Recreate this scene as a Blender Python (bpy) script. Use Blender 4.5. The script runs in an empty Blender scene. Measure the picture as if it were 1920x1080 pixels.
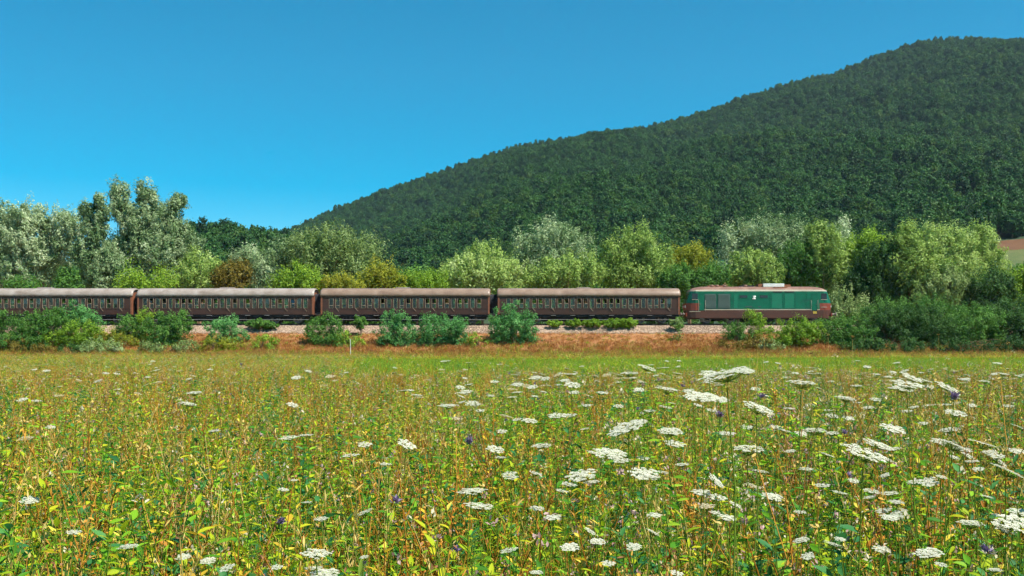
import bpy, bmesh, math, random
import numpy as np
from mathutils import Vector, Matrix

# ------------------------------------------------------------------ scene, camera, light
scene = bpy.context.scene
COL = scene.collection
F = 1867.0            # focal length in photo pixels (1920 wide)
CZ = 1.4              # camera height
HY = 645.0            # horizon row in the photo

cam_d = bpy.data.cameras.new('camera')
cam = bpy.data.objects.new('camera', cam_d); COL.objects.link(cam)
cam.location = (0, 0, CZ); cam.rotation_euler = (math.pi/2, 0, 0)
cam_d.sensor_width = 36.0; cam_d.lens = F/1920*36.0
cam_d.shift_y = (HY-540)/1920
cam_d.clip_start = 0.05; cam_d.clip_end = 20000
scene.camera = cam

SUN_EL = math.radians(56)
SUN_AZ = math.radians(122)      # from +Y clockwise to the sun: to the right and a little behind the camera
sd = Vector((math.sin(SUN_AZ)*math.cos(SUN_EL), math.cos(SUN_AZ)*math.cos(SUN_EL), math.sin(SUN_EL)))
sl = bpy.data.lights.new('sun', 'SUN'); sl.energy = 5.0; sl.angle = math.radians(0.5); sl.color = (1.0, 0.95, 0.86)
sun = bpy.data.objects.new('sun', sl); COL.objects.link(sun)
sun.rotation_euler = sd.to_track_quat('Z', 'Y').to_euler(); sun.location = sd*300

world = bpy.data.worlds.new('World'); scene.world = world; world.use_nodes = True
wn = world.node_tree.nodes; wl = world.node_tree.links
bg = wn['Background']; bg.inputs['Strength'].default_value = 0.095
sky = wn.new('ShaderNodeTexSky'); sky.sky_type = 'NISHITA'; sky.sun_disc = False
sky.sun_elevation = SUN_EL; sky.sun_rotation = SUN_AZ
sky.altitude = 1500; sky.air_density = 1.0; sky.dust_density = 0.0; sky.ozone_density = 2.5
hs = wn.new('ShaderNodeHueSaturation'); hs.inputs['Hue'].default_value = 0.475
hs.inputs['Saturation'].default_value = 1.7; hs.inputs['Value'].default_value = 1.0
wl.new(sky.outputs[0], hs.inputs['Color']); wl.new(hs.outputs[0], bg.inputs['Color'])

scene.view_settings.view_transform = 'Standard'; scene.view_settings.look = 'None'
scene.view_settings.exposure = 0.65; scene.view_settings.gamma = 1.0
scene.view_settings.use_curve_mapping = False
scene.render.engine = 'CYCLES'
cy = scene.cycles
cy.max_bounces = 5; cy.diffuse_bounces = 2; cy.glossy_bounces = 2; cy.transmission_bounces = 3
cy.transparent_max_bounces = 8; cy.volume_bounces = 0
cy.use_denoising = True
cy.use_adaptive_sampling = True; cy.adaptive_threshold = 0.035; cy.adaptive_min_samples = 24

def at(px, py, Y):
    return Vector(((px-960)*Y/F, Y, CZ-(py-HY)*Y/F))
def PX(px, Y): return (px-960)*Y/F
def PZ(py, Y): return CZ-(py-HY)*Y/F

# ------------------------------------------------------------------ materials
def new_mat(name):
    m = bpy.data.materials.new(name); m.use_nodes = True
    nt = m.node_tree; nt.nodes.clear()
    out = nt.nodes.new('ShaderNodeOutputMaterial')
    return m, nt, out
def ramp(nt, stops):
    r = nt.nodes.new('ShaderNodeValToRGB'); e = r.color_ramp.elements
    while len(e) < len(stops): e.new(0.5)
    for i, s in enumerate(stops):
        if len(s) == 2: p, c = s
        else: p, c = i/(len(stops)-1), s
        e[i].position = p; e[i].color = (*c, 1)
    return r
def math_n(nt, op, a, b=None, c=None):
    n = nt.nodes.new('ShaderNodeMath'); n.operation = op
    for i, v in enumerate((a, b, c)):
        if v is None: continue
        if isinstance(v, (int, float)): n.inputs[i].default_value = v
        else: nt.links.new(v, n.inputs[i])
    return n.outputs[0]
FM = {}
def foliage(name, stops, trans=0.35, rand=0.25, rough=0.55, gain=1.0):
    if name.startswith('leaf_'): gain = 1.6 if name in ('leaf_silver', 'leaf_willow', 'leaf_olive', 'leaf_teal', 'leaf_green', 'leaf_bright') else 1.35
    if name.startswith(('herb_', 'dry_')): gain = 1.45 if name == 'herb_lime' else 1.6 if name.startswith('herb_') else 1.35
    m, nt, out = new_mat(name); L = nt.links
    a = nt.nodes.new('ShaderNodeAttribute'); a.attribute_name = 'v'
    oi = nt.nodes.new('ShaderNodeObjectInfo')
    t1 = math_n(nt, 'MULTIPLY', a.outputs['Fac'], 1-rand)
    fac = math_n(nt, 'MULTIPLY_ADD', oi.outputs['Random'], rand, t1)
    r = ramp(nt, [tuple(min(1, c*gain) for c in s) for s in stops]); L.new(fac, r.inputs[0])
    p = nt.nodes.new('ShaderNodeBsdfPrincipled'); p.inputs['Roughness'].default_value = rough
    p.inputs['Specular IOR Level'].default_value = 0.18
    L.new(r.outputs[0], p.inputs['Base Color'])
    tr = nt.nodes.new('ShaderNodeBsdfTranslucent'); L.new(r.outputs[0], tr.inputs['Color'])
    mx = nt.nodes.new('ShaderNodeMixShader'); mx.inputs[0].default_value = trans
    L.new(p.outputs[0], mx.inputs[1]); L.new(tr.outputs[0], mx.inputs[2]); L.new(mx.outputs[0], out.inputs[0])
    FM[name] = m
    return m
def surface(name, stops, scale=3.0, rough=0.7, bump=0.0, bscale=None, metal=0.0, detail=6, coords='Object', spec=0.4, stretch=None):
    m, nt, out = new_mat(name); L = nt.links
    tc = nt.nodes.new('ShaderNodeTexCoord')
    src = tc.outputs[coords]
    if stretch:
        mp = nt.nodes.new('ShaderNodeMapping'); mp.inputs['Scale'].default_value = stretch
        L.new(src, mp.inputs[0]); src = mp.outputs[0]
    n = nt.nodes.new('ShaderNodeTexNoise'); n.inputs['Scale'].default_value = scale; n.inputs['Detail'].default_value = detail
    n.inputs['Roughness'].default_value = 0.65
    L.new(src, n.inputs['Vector'])
    r = ramp(nt, stops); L.new(n.outputs['Fac'], r.inputs[0])
    p = nt.nodes.new('ShaderNodeBsdfPrincipled'); p.inputs['Roughness'].default_value = rough
    p.inputs['Metallic'].default_value = metal; p.inputs['Specular IOR Level'].default_value = spec
    L.new(r.outputs[0], p.inputs['Base Color'])
    if bump > 0:
        n2 = nt.nodes.new('ShaderNodeTexNoise'); n2.inputs['Scale'].default_value = bscale or scale*4
        n2.inputs['Detail'].default_value = 5; L.new(src, n2.inputs['Vector'])
        b = nt.nodes.new('ShaderNodeBump'); b.inputs['Strength'].default_value = bump
        L.new(n2.outputs['Fac'], b.inputs['Height']); L.new(b.outputs[0], p.inputs['Normal'])
    L.new(p.outputs[0], out.inputs[0])
    return m
def worn(name, c, dirt, amt=0.35, rough=0.5, scale=1.2, metal=0.0):
    d = tuple(a*(1-amt)+b*amt for a, b in zip(c, dirt))
    return surface(name, [(0.30, d), (0.52, c), (0.72, tuple(min(1, v*1.12) for v in c))], scale=scale, rough=rough, metal=metal, stretch=(1, 1, 2.2))

# vegetation
foliage('leaf_silver', [(0.02,0.05,0.018),(0.10,0.17,0.06),(0.29,0.36,0.19),(0.58,0.62,0.44)], 0.30)
foliage('leaf_willow', [(0.05,0.10,0.015),(0.14,0.22,0.04),(0.27,0.36,0.09),(0.42,0.48,0.22)], 0.32)
foliage('leaf_olive', [(0.05,0.09,0.02),(0.13,0.19,0.05),(0.24,0.31,0.12),(0.38,0.44,0.24)], 0.32)
foliage('leaf_green', [(0.025,0.075,0.012),(0.065,0.155,0.025),(0.14,0.26,0.05)], 0.35)
foliage('leaf_dark', [(0.016,0.045,0.012),(0.04,0.10,0.022),(0.085,0.17,0.035)], 0.3)
foliage('leaf_yellow', [(0.10,0.14,0.015),(0.22,0.25,0.02),(0.36,0.33,0.04)], 0.38)
foliage('leaf_rust', [(0.07,0.07,0.012),(0.16,0.125,0.02),(0.23,0.19,0.035)], 0.35)
foliage('leaf_teal', [(0.025,0.09,0.022),(0.08,0.22,0.055),(0.20,0.39,0.14)], 0.33)
foliage('leaf_bright', [(0.06,0.12,0.01),(0.15,0.25,0.02),(0.27,0.38,0.045)], 0.38)
foliage('leaf_forest', [(0.006,0.026,0.008),(0.019,0.064,0.016),(0.036,0.105,0.022),(0.062,0.15,0.028)], 0.2, rand=0.6)
foliage('leaf_forest_light', [(0.025,0.07,0.014),(0.05,0.115,0.02),(0.085,0.15,0.028)], 0.25, rand=0.5)
foliage('herb_green', [(0.02,0.09,0.008),(0.06,0.19,0.010),(0.16,0.32,0.015),(0.30,0.42,0.03)], 0.42)
foliage('herb_deep', [(0.01,0.06,0.02),(0.03,0.13,0.035),(0.07,0.20,0.05)], 0.35)
foliage('herb_lime', [(0.15,0.27,0.008),(0.32,0.39,0.012),(0.50,0.46,0.02)], 0.45)
foliage('herb_gold', [(0.32,0.20,0.015),(0.55,0.38,0.03),(0.65,0.52,0.08)], 0.40)
foliage('dry_orange', [(0.22,0.08,0.012),(0.42,0.18,0.02),(0.56,0.32,0.05)], 0.25)
foliage('dry_brown', [(0.10,0.045,0.02),(0.22,0.10,0.04),(0.36,0.19,0.09)], 0.2)
foliage('dry_straw', [(0.32,0.20,0.04),(0.48,0.34,0.09),(0.60,0.47,0.18)], 0.3)
foliage('bracken', [(0.20,0.075,0.022),(0.38,0.155,0.042),(0.52,0.26,0.08)], 0.2)
foliage('short_grass', [(0.10,0.20,0.012),(0.19,0.31,0.02),(0.33,0.42,0.05)], 0.4)
foliage('petal_white', [(0.56,0.55,0.40),(0.70,0.69,0.54),(0.80,0.79,0.66)], 0.30)
foliage('petal_cream', [(0.50,0.42,0.24),(0.62,0.54,0.35),(0.70,0.63,0.46)], 0.30)
foliage('petal_lilac', [(0.13,0.09,0.18),(0.22,0.15,0.27),(0.30,0.22,0.34)], 0.30)
foliage('petal_pink', [(0.40,0.22,0.20),(0.55,0.36,0.32),(0.65,0.50,0.44)], 0.30)
foliage('stem_green', [(0.07,0.14,0.015),(0.14,0.22,0.02),(0.24,0.30,0.04)], 0.15)
M = {}
M['bark'] = surface('bark', [(0.3,(0.13,0.085,0.05)),(0.7,(0.33,0.22,0.12))], 3, 0.9, 0.5, 12, stretch=(1,1,0.2))
M['soil'] = surface('meadow_soil', [(0.3,(0.10,0.085,0.03)),(0.5,(0.17,0.16,0.04)),(0.7,(0.24,0.20,0.06))], 0.8, 0.95, 0.5, 14)
M['strip'] = surface('short_grass_ground', [(0.3,(0.12,0.20,0.015)),(0.55,(0.20,0.30,0.02)),(0.75,(0.30,0.34,0.05))], 0.12, 0.95, 0.4, 9)
M['dryground'] = surface('dry_ground', [(0.3,(0.22,0.085,0.028)),(0.5,(0.36,0.155,0.055)),(0.7,(0.44,0.24,0.10))], 0.7, 0.95, 0.6, 6)
M['hillground'] = surface('hill_ground', [(0.3,(0.02,0.04,0.015)),(0.7,(0.04,0.07,0.025))], 0.05, 0.95)
M['ballast'] = surface('ballast', [(0.3,(0.29,0.19,0.125)),(0.5,(0.42,0.295,0.205)),(0.75,(0.52,0.385,0.28))], 5, 0.95, 0.9, 9)
M['stone'] = surface('ballast_stone', [(0.3,(0.28,0.19,0.125)),(0.7,(0.48,0.35,0.25))], 1.3, 0.95)
M['redfield'] = surface('red_earth_field', [(0.3,(0.10,0.042,0.018)),(0.7,(0.17,0.08,0.032))], 0.1, 0.95, 0.4, 3)
M['greenfield'] = surface('pasture', [(0.3,(0.06,0.10,0.025)),(0.55,(0.11,0.13,0.035)),(0.72,(0.17,0.11,0.05))], 0.12, 0.95, 0.4, 2)
# train
M['coach'] = worn('coach_brown_paint', (0.066,0.028,0.018), (0.03,0.018,0.014), 0.5, 0.42)
M['coach_end_sunlit'] = worn('coach_end_sunlit_brown', (0.27,0.10,0.05), (0.12,0.06,0.03), 0.4, 0.5)  # sun on the coach ends put into the colour, lighter than the sides
M['coach_roof'] = surface('coach_roof_paint', [(0.3,(0.20,0.125,0.085)),(0.5,(0.27,0.18,0.125)),(0.75,(0.36,0.25,0.185))], 0.9, 0.36, stretch=(1,1,1.5))
M['coach_roof_grey'] = surface('coach_roof_grey_paint', [(0.3,(0.23,0.175,0.135)),(0.5,(0.34,0.275,0.23)),(0.75,(0.44,0.38,0.33))], 0.9, 0.36, stretch=(1,1,1.5))
M['frame'] = worn('window_frame_paint', (0.30,0.22,0.14), (0.2,0.14,0.09), 0.5, 0.5)
M['cornice'] = surface('cornice_paint', [(0.3,(0.045,0.025,0.018)),(0.7,(0.07,0.04,0.03))], 2, 0.6)
M['black'] = surface('black_underframe', [(0.3,(0.012,0.012,0.014)),(0.7,(0.03,0.028,0.028))], 3, 0.75)
M['bellows'] = surface('bellows_rubber', [(0.3,(0.012,0.013,0.016)),(0.7,(0.028,0.028,0.032))], 3, 0.8)
M['steel'] = surface('worn_steel', [(0.3,(0.16,0.13,0.11)),(0.7,(0.34,0.30,0.27))], 6, 0.5, metal=0.5)
M['rail'] = surface('rail_steel', [(0.3,(0.10,0.06,0.04)),(0.7,(0.2,0.13,0.09))], 6, 0.6, metal=0.3)
M['wood'] = surface('sleeper_wood', [(0.3,(0.05,0.04,0.03)),(0.7,(0.11,0.085,0.065))], 4, 0.95)
M['footboard'] = surface('footboard_wood', [(0.3,(0.28,0.25,0.22)),(0.7,(0.46,0.43,0.40))], 3, 0.8)
M['seat'] = surface('seat_wood', [(0.3,(0.22,0.10,0.04)),(0.7,(0.34,0.17,0.07))], 3, 0.5)
M['floor'] = surface('coach_floor', [(0.3,(0.06,0.05,0.04)),(0.7,(0.10,0.08,0.06))], 3, 0.8)
M['lgreen'] = worn('loco_green_paint', (0.003,0.128,0.066), (0.014,0.05,0.035), 0.5, 0.35, 0.8)
M['lgreen_light'] = worn('loco_panel_green', (0.010,0.17,0.090), (0.02,0.12,0.08), 0.4, 0.4, 0.8)
M['lgrille'] = worn('loco_grille_greygreen', (0.05,0.105,0.085), (0.05,0.06,0.055), 0.6, 0.6, 1.2)
M['lbrown'] = worn('loco_brown_paint', (0.095,0.036,0.022), (0.045,0.028,0.022), 0.5, 0.45)
M['lred'] = worn('loco_red_brown_cab', (0.23,0.05,0.026), (0.14,0.05,0.03), 0.4, 0.45)
M['lcream'] = worn('loco_cream_line', (0.46,0.40,0.29), (0.25,0.2,0.13), 0.4, 0.5)
M['lroof'] = surface('loco_roof_paint', [(0.3,(0.14,0.065,0.042)),(0.5,(0.22,0.115,0.078)),(0.75,(0.31,0.18,0.13))], 1.0, 0.6)
M['rust'] = surface('rusted_steel', [(0.3,(0.20,0.07,0.03)),(0.7,(0.36,0.15,0.07))], 4, 0.85)
M['white'] = worn('white_paint', (0.78,0.77,0.72), (0.5,0.45,0.38), 0.3, 0.5)
M['yellow'] = worn('yellow_paint', (0.5,0.36,0.05), (0.3,0.2,0.05), 0.3, 0.5)
M['lens'] = surface('headlamp_lens', [(0.3,(0.75,0.74,0.68)),(0.7,(0.85,0.84,0.78))], 3, 0.15)
M['dark_glass'] = surface('dark_glass', [(0.3,(0.008,0.012,0.018)),(0.7,(0.015,0.02,0.028))], 2, 0.08, spec=0.5)
def pane_mat():
    m, nt, out = new_mat('window_glass'); L = nt.links
    t = nt.nodes.new('ShaderNodeBsdfTransparent'); t.inputs[0].default_value = (0.80,0.86,0.84,1)
    g = nt.nodes.new('ShaderNodeBsdfGlossy'); g.inputs['Roughness'].default_value = 0.06; g.inputs[0].default_value = (0.8,0.85,0.9,1)
    fr = nt.nodes.new('ShaderNodeFresnel'); fr.inputs[0].default_value = 1.5
    ad = math_n(nt, 'MULTIPLY', fr.outputs[0], 0.8)
    mx = nt.nodes.new('ShaderNodeMixShader'); L.new(ad, mx.inputs[0]); L.new(t.outputs[0], mx.inputs[1]); L.new(g.outputs[0], mx.inputs[2])
    L.new(mx.outputs[0], out.inputs[0]); return m
M['pane'] = pane_mat()

# ------------------------------------------------------------------ mesh helpers
def tag(o, label=None, cat=None, group=None, kind=None):
    if label: o['label'] = label
    if cat: o['category'] = cat
    if group: o['group'] = group
    if kind: o['kind'] = kind
    return o
def link(name, me, mat=None, parent=None):
    o = bpy.data.objects.new(name, me); COL.objects.link(o)
    if mat is not None and me is not None and not me.materials: me.materials.append(mat)
    if parent is not None: o.parent = parent
    return o
def empty(name, loc, label=None, cat=None, group=None, rz=0):
    o = bpy.data.objects.new(name, None); COL.objects.link(o)
    o.location = loc; o.rotation_euler = (0, 0, rz); o.empty_display_size = 0.3
    return tag(o, label, cat, group)
def quads_mesh(name, V, Q, attr=None, mats=None, mat_idx=None, smooth=False):
    """V (n,3), Q (m,4) -> mesh, attr = per-face float 'v'"""
    me = bpy.data.meshes.new(name)
    V = np.asarray(V, np.float32); Q = np.asarray(Q, np.int32)
    me.vertices.add(len(V)); me.vertices.foreach_set('co', V.ravel())
    k = Q.shape[1]
    me.loops.add(Q.size); me.loops.foreach_set('vertex_index', Q.ravel())
    me.polygons.add(len(Q))
    me.polygons.foreach_set('loop_start', np.arange(0, Q.size, k, dtype=np.int32))
    me.polygons.foreach_set('loop_total', np.full(len(Q), k, np.int32))
    if mat_idx is not None: me.polygons.foreach_set('material_index', np.asarray(mat_idx, np.int32))
    if smooth: me.polygons.foreach_set('use_smooth', np.ones(len(Q), bool))
    me.update(calc_edges=True)
    if attr is not None:
        a = me.attributes.new('v', 'FLOAT', 'FACE'); a.data.foreach_set('value', np.asarray(attr, np.float32))
    for m in (mats or []): me.materials.append(m)
    return me
class MB:
    """collects quads with a per-face value and a material slot"""
    def __init__(s): s.V = []; s.Q = []; s.A = []; s.MI = []; s.n = 0
    def add(s, V, Q, a=0.5, mi=0):
        V = np.asarray(V, float).reshape(-1, 3); Q = np.asarray(Q, int).reshape(-1, 4)
        s.V.append(V); s.Q.append(Q+s.n); s.n += len(V)
        s.A.append(np.broadcast_to(np.asarray(a, float), (len(Q),))); s.MI.append(np.full(len(Q), mi))
    def mesh(s, name, mats, smooth=False):
        return quads_mesh(name, np.concatenate(s.V), np.concatenate(s.Q), np.concatenate(s.A), mats, np.concatenate(s.MI), smooth)
    def tube(s, P, R, sides=5, a=0.5, mi=0):
        P = [Vector(p) for p in P]; rings = []
        ref = Vector((0.31, 0.17, 0.93))
        for i, p in enumerate(P):
            d = (P[min(i+1, len(P)-1)]-P[max(i-1, 0)]).normalized()
            u = d.cross(ref if abs(d.dot(ref)) < 0.95 else Vector((1, 0, 0))).normalized(); w = d.cross(u)
            for k in range(sides):
                t = 2*math.pi*k/sides
                rings.append(p+(u*math.cos(t)+w*math.sin(t))*R[i])
        Q = [(i*sides+k, i*sides+(k+1) % sides, (i+1)*sides+(k+1) % sides, (i+1)*sides+k) for i in range(len(P)-1) for k in range(sides)]
        s.add([tuple(v) for v in rings], Q, a, mi)
    def strip(s, P, W, N, a=0.5, mi=0, fold=0.0):
        """a blade or leaf along points P with half widths W, folded along the midrib"""
        V = []
        for i, p in enumerate(P):
            d = (P[min(i+1, len(P)-1)]-P[max(i-1, 0)]).normalized()
            sd_ = d.cross(N)
            sd_ = sd_.normalized() if sd_.length > 1e-6 else Vector((1, 0, 0))
            up = sd_.cross(d)
            V += [tuple(p-sd_*W[i]+up*W[i]*fold), tuple(p), tuple(p+sd_*W[i]+up*W[i]*fold)]
        Q = []
        for i in range(len(P)-1):
            b = 3*i
            Q += [(b, b+1, b+4, b+3), (b+1, b+2, b+5, b+4)]
        s.add(V, Q, a, mi)
    def box(s, x0, x1, y0, y1, z0, z1, a=0.5, mi=0):
        V = [(x, y, z) for z in (z0, z1) for y in (y0, y1) for x in (x0, x1)]
        s.add(V, [(0,2,3,1),(4,5,7,6),(0,1,5,4),(2,6,7,3),(0,4,6,2),(1,3,7,5)], a, mi)
def bbox_mesh(name, dims, bev=0.0, mat=None, cen=(0, 0, 0)):
    bm = bmesh.new(); bmesh.ops.create_cube(bm, size=1)
    for v in bm.verts: v.co = Vector((v.co.x*dims[0]+cen[0], v.co.y*dims[1]+cen[1], v.co.z*dims[2]+cen[2]))
    if bev > 0: bmesh.ops.bevel(bm, geom=list(bm.edges), offset=bev, segments=2, affect='EDGES')
    me = bpy.data.meshes.new(name); bm.to_mesh(me); bm.free()
    if mat: me.materials.append(mat)
    return me
def lathe_mesh(name, prof, seg=20, axis='Y', mat=None, smooth=True):
    """prof: (r, h) list, closed on the axis when r = 0"""
    V = []; Q = []
    for r, h in prof:
        for k in range(seg):
            t = 2*math.pi*k/seg; c, s_ = math.cos(t)*r, math.sin(t)*r
            V.append({'Y': (c, h, s_), 'Z': (c, s_, h), 'X': (h, c, s_)}[axis])
    for i in range(len(prof)-1):
        for k in range(seg):
            Q.append((i*seg+k, i*seg+(k+1) % seg, (i+1)*seg+(k+1) % seg, (i+1)*seg+k))
    me = quads_mesh(name, V, Q, smooth=smooth)
    if mat: me.materials.append(mat)
    return me
def unit(v): return v/np.maximum(np.linalg.norm(v, axis=1, keepdims=True), 1e-9)

# ------------------------------------------------------------------ terrain
def smooth(t):
    t = np.clip(t, 0, 1); return t*t*(3-2*t)
_rn = np.random.default_rng(5)
_ph = [( _rn.uniform(0, 6.28), _rn.uniform(0, 6.28), _rn.uniform(-1, 1), _rn.uniform(-1, 1)) for _ in range(10)]
def undul(x, y, L):
    s = 0
    for i, (a, b, c, d) in enumerate(_ph):
        k = 6.28/L*(0.6+0.25*i)
        s = s+np.sin(k*(x*math.cos(c*3)+y*math.sin(c*3))+a)*np.cos(k*0.7*(y*math.cos(d*3)-x*math.sin(d*3))+b)/(1+0.5*i)
    return s/2.2
RIDGE_Y = 1300.0
_sk = np.array([(-900,600),(-400,575),(0,545),(250,510),(420,465),(540,436),(580,414),(630,392),(680,373),(740,350),(800,329),(880,303),(960,279),(1060,261),(1150,246),
 (1215,241),(1290,218),(1400,181),(1460,163),(1570,139),(1640,107),(1720,80),(1800,75),(1920,77),(2100,95),(2400,150),(3000,260),(3800,380)], float)
_sx = (_sk[:,0]-960)*RIDGE_Y/F; _sz = CZ-(_sk[:,1]-HY)*RIDGE_Y/F-5.5
SPUR_Y = 430.0
_pk = np.array([(-600,620),(0,560),(150,520),(250,480),(320,447),(370,422),(420,422),(460,431),(500,426),(540,434),(600,450),(680,480),(760,520),(860,580),(960,640),(1200,645)], float)
_px = (_pk[:,0]-960)*SPUR_Y/F; _pz = CZ-(_pk[:,1]-HY)*SPUR_Y/F-12.5
def hill_z(x, y):
    x = np.asarray(x, float); y = np.asarray(y, float)
    zr = np.interp(x, _sx, _sz)
    t = (y-190)/(RIDGE_Y-190)
    pw = 1.06+0.75*smooth((30-x)/220)
    g = np.where(t < 1, np.clip(t, 0, 1)**pw, 1-1.2*np.clip(t-1, 0, 2)**1.0)
    z = zr*g
    z = z+(undul(x, y, 420)*17+undul(x+700, y*0.45, 170)*9)*np.clip(t*3, 0, 1)*np.clip((1-t)*4+0.06, 0.06, 1)
    zs = np.maximum(np.interp(x, _px, _pz), 0)
    ts = (y-230)/(SPUR_Y-230)
    gs = np.where(ts < 1, smooth(ts), np.clip(1-0.5*(ts-1), 0, 1))
    return np.maximum(z, zs*gs)-0.6*(1-smooth((y-190)/60))

def grid_obj(name, xs, ys, zf, mat, kind='structure'):
    X, Y = np.meshgrid(xs, ys); Z = zf(X, Y)
    V = np.stack([X, Y, Z], -1).reshape(-1, 3)
    nx, ny = len(xs), len(ys)
    i = np.arange(nx*ny).reshape(ny, nx)
    Q = np.stack([i[:-1,:-1], i[:-1,1:], i[1:,1:], i[1:,:-1]], -1).reshape(-1, 4)
    me = quads_mesh(name, V, Q, smooth=True); o = link(name, me, mat); tag(o, kind=kind)
    return o
# one great ground sheet
g = grid_obj('ground', np.array([-9000, -600, -60, -20, 0, 20, 60, 600, 9000.]), np.array([-3000, -40, 0, 20, 60, 100, 130, 300, 2000, 9000.]), lambda X, Y: X*0, M['soil'])
tag(g, 'brown green earth of the meadow under the weeds', 'ground')
hill = grid_obj('hill', np.linspace(-1150, 1500, 220), np.concatenate([np.linspace(190, 480, 50), np.linspace(490, 1700, 90)]), hill_z, M['hillground'])
tag(hill, 'long wooded hill rising to the right behind the train', 'hill')

def meadow_edge(x):
    """far edge of the tall weeds: near in the middle and right, far on the left"""
    x = np.asarray(x, float)
    return 27+66*smooth((-x-5.0)/9.0)+2*np.sin(x*0.6)+1.2*np.sin(x*1.7+1)
strip = grid_obj('mown_grass_strip', np.linspace(-22, 80, 40), np.linspace(19, 97.5, 30), lambda X, Y: X*0+0.02, M['strip'])
tag(strip, 'bright green short grass between the weeds and the embankment', 'grass strip')

TRK = 110.0; RAIL = 3.64
def bank_z(Y):
    return np.interp(Y, [96.5, 98.5, 101, 106.2, 107.5, 108.7, 111.3, 112.5, 113.8, 121, 123], [-0.15, 0.05, 0.95, 2.60, 3.18, 3.42, 3.42, 3.18, 2.60, 0.1, -0.2])
xs = np.linspace(-90, 95, 320)
bk = grid_obj('embankment', xs, np.array([96.5,97.5,98.5,100,101,102,103,104,105,106.2]), lambda X, Y: bank_z(Y)+0.10*undul(X, Y, 9)*smooth((Y-96.5)/3)*(1-smooth((Y-105)/1.2)), M['dryground'])
tag(bk, 'rust brown dry bank of the railway embankment', 'embankment')
bb = grid_obj('ballast_bed', xs, np.array([106.2,106.5,106.9,107.2,107.5,108.1,108.7,110,111.3,112.5,113.8]), lambda X, Y: bank_z(Y)+0.05*undul(X, Y, 2.3)+0.003, M['ballast'])
tag(bb, 'pale stone ballast under the track', 'ballast')
b2 = grid_obj('embankment', xs[::6], np.array([113.8,116,118,121,123]), lambda X, Y: bank_z(Y), M['dryground'])
tag(b2, 'far side of the railway embankment behind the train', 'embankment')
# track: rails and sleepers
track = empty('railway_track', (0, TRK, RAIL)); tag(track, 'single railway track running left to right under the train', 'track', kind='structure')
RX0, RX1 = -88, 92
mb = MB()
prof = [(-0.075,-0.15),(0.075,-0.15),(0.075,-0.135),(0.012,-0.115),(0.012,-0.04),(0.036,-0.03),(0.036,0),(-0.036,0),(-0.036,-0.03),(-0.012,-0.04),(-0.012,-0.115),(-0.075,-0.135)]
n = len(prof)
mb.add([(x, y, z) for x in (RX0, RX1) for y, z in prof], [(k, (k+1) % n, n+(k+1) % n, n+k) for k in range(n)])
rail_me = mb.mesh('rail', [M['rail']])
for s_ in (-0.7175, 0.7175):
    r = link('rail', rail_me, None, track); r.location = (0, s_, 0)
sl_me = bbox_mesh('sleeper', (0.24, 2.5, 0.16), 0.015, M['wood'], (0, 0, -0.23))
for i, x in enumerate(np.arange(-62, 62, 0.62)):
    r = link('sleeper', sl_me, None, track); r.location = (x, random.Random(i).uniform(-0.03, 0.03), 0)

# ------------------------------------------------------------------ scattering (geometry nodes, for what nobody could count)
SC = {}
def scatter_group():
    ng = bpy.data.node_groups.new('scatter', 'GeometryNodeTree')
    ng.interface.new_socket('Geometry', in_out='INPUT', socket_type='NodeSocketGeometry')
    ng.interface.new_socket('Collection', in_out='INPUT', socket_type='NodeSocketCollection')
    ng.interface.new_socket('Geometry', in_out='OUTPUT', socket_type='NodeSocketGeometry')
    N = ng.nodes; L = ng.links
    gi = N.new('NodeGroupInput'); go = N.new('NodeGroupOutput')
    ci = N.new('GeometryNodeCollectionInfo'); ci.inputs['Separate Children'].default_value = True; ci.inputs['Reset Children'].default_value = True
    L.new(gi.outputs['Collection'], ci.inputs['Collection'])
    io = N.new('GeometryNodeInstanceOnPoints'); io.inputs['Pick Instance'].default_value = True
    L.new(gi.outputs['Geometry'], io.inputs['Points']); L.new(ci.outputs[0], io.inputs['Instance'])
    def na(nm, t):
        a = N.new('GeometryNodeInputNamedAttribute'); a.data_type = t; a.inputs['Name'].default_value = nm
        return a.outputs['Attribute']
    L.new(na('idx', 'INT'), io.inputs['Instance Index'])
    e = N.new('FunctionNodeEulerToRotation'); L.new(na('rot', 'FLOAT_VECTOR'), e.inputs[0]); L.new(e.outputs[0], io.inputs['Rotation'])
    L.new(na('scl', 'FLOAT_VECTOR'), io.inputs['Scale'])
    L.new(io.outputs[0], go.inputs[0])
    return ng
SG = scatter_group()
def scatter(name, meshes, P, rot, scl, idx, label, cat):
    c = bpy.data.collections.new(name+'_kinds')
    for i, me in enumerate(meshes):
        c.objects.link(bpy.data.objects.new('%s_%02d' % (name, i), me))
    me = bpy.data.meshes.new(name); n = len(P)
    me.vertices.add(n); me.vertices.foreach_set('co', np.asarray(P, np.float32).ravel())
    a = me.attributes.new('idx', 'INT', 'POINT'); a.data.foreach_set('value', np.asarray(idx, np.int32))
    a = me.attributes.new('rot', 'FLOAT_VECTOR', 'POINT'); a.data.foreach_set('vector', np.asarray(rot, np.float32).ravel())
    scl = np.asarray(scl, np.float32)
    if scl.ndim == 1: scl = np.repeat(scl[:, None], 3, 1)
    a = me.attributes.new('scl', 'FLOAT_VECTOR', 'POINT'); a.data.foreach_set('vector', scl.ravel())
    o = link(name, me); tag(o, label, cat, kind='stuff')
    md = o.modifiers.new('scatter', 'NODES'); md.node_group = SG
    md['Socket_1'] = c
    for m in meshes:
        for mt in m.materials:
            if mt.name not in [q.name for q in me.materials]: me.materials.append(mt)
    return o

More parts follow.
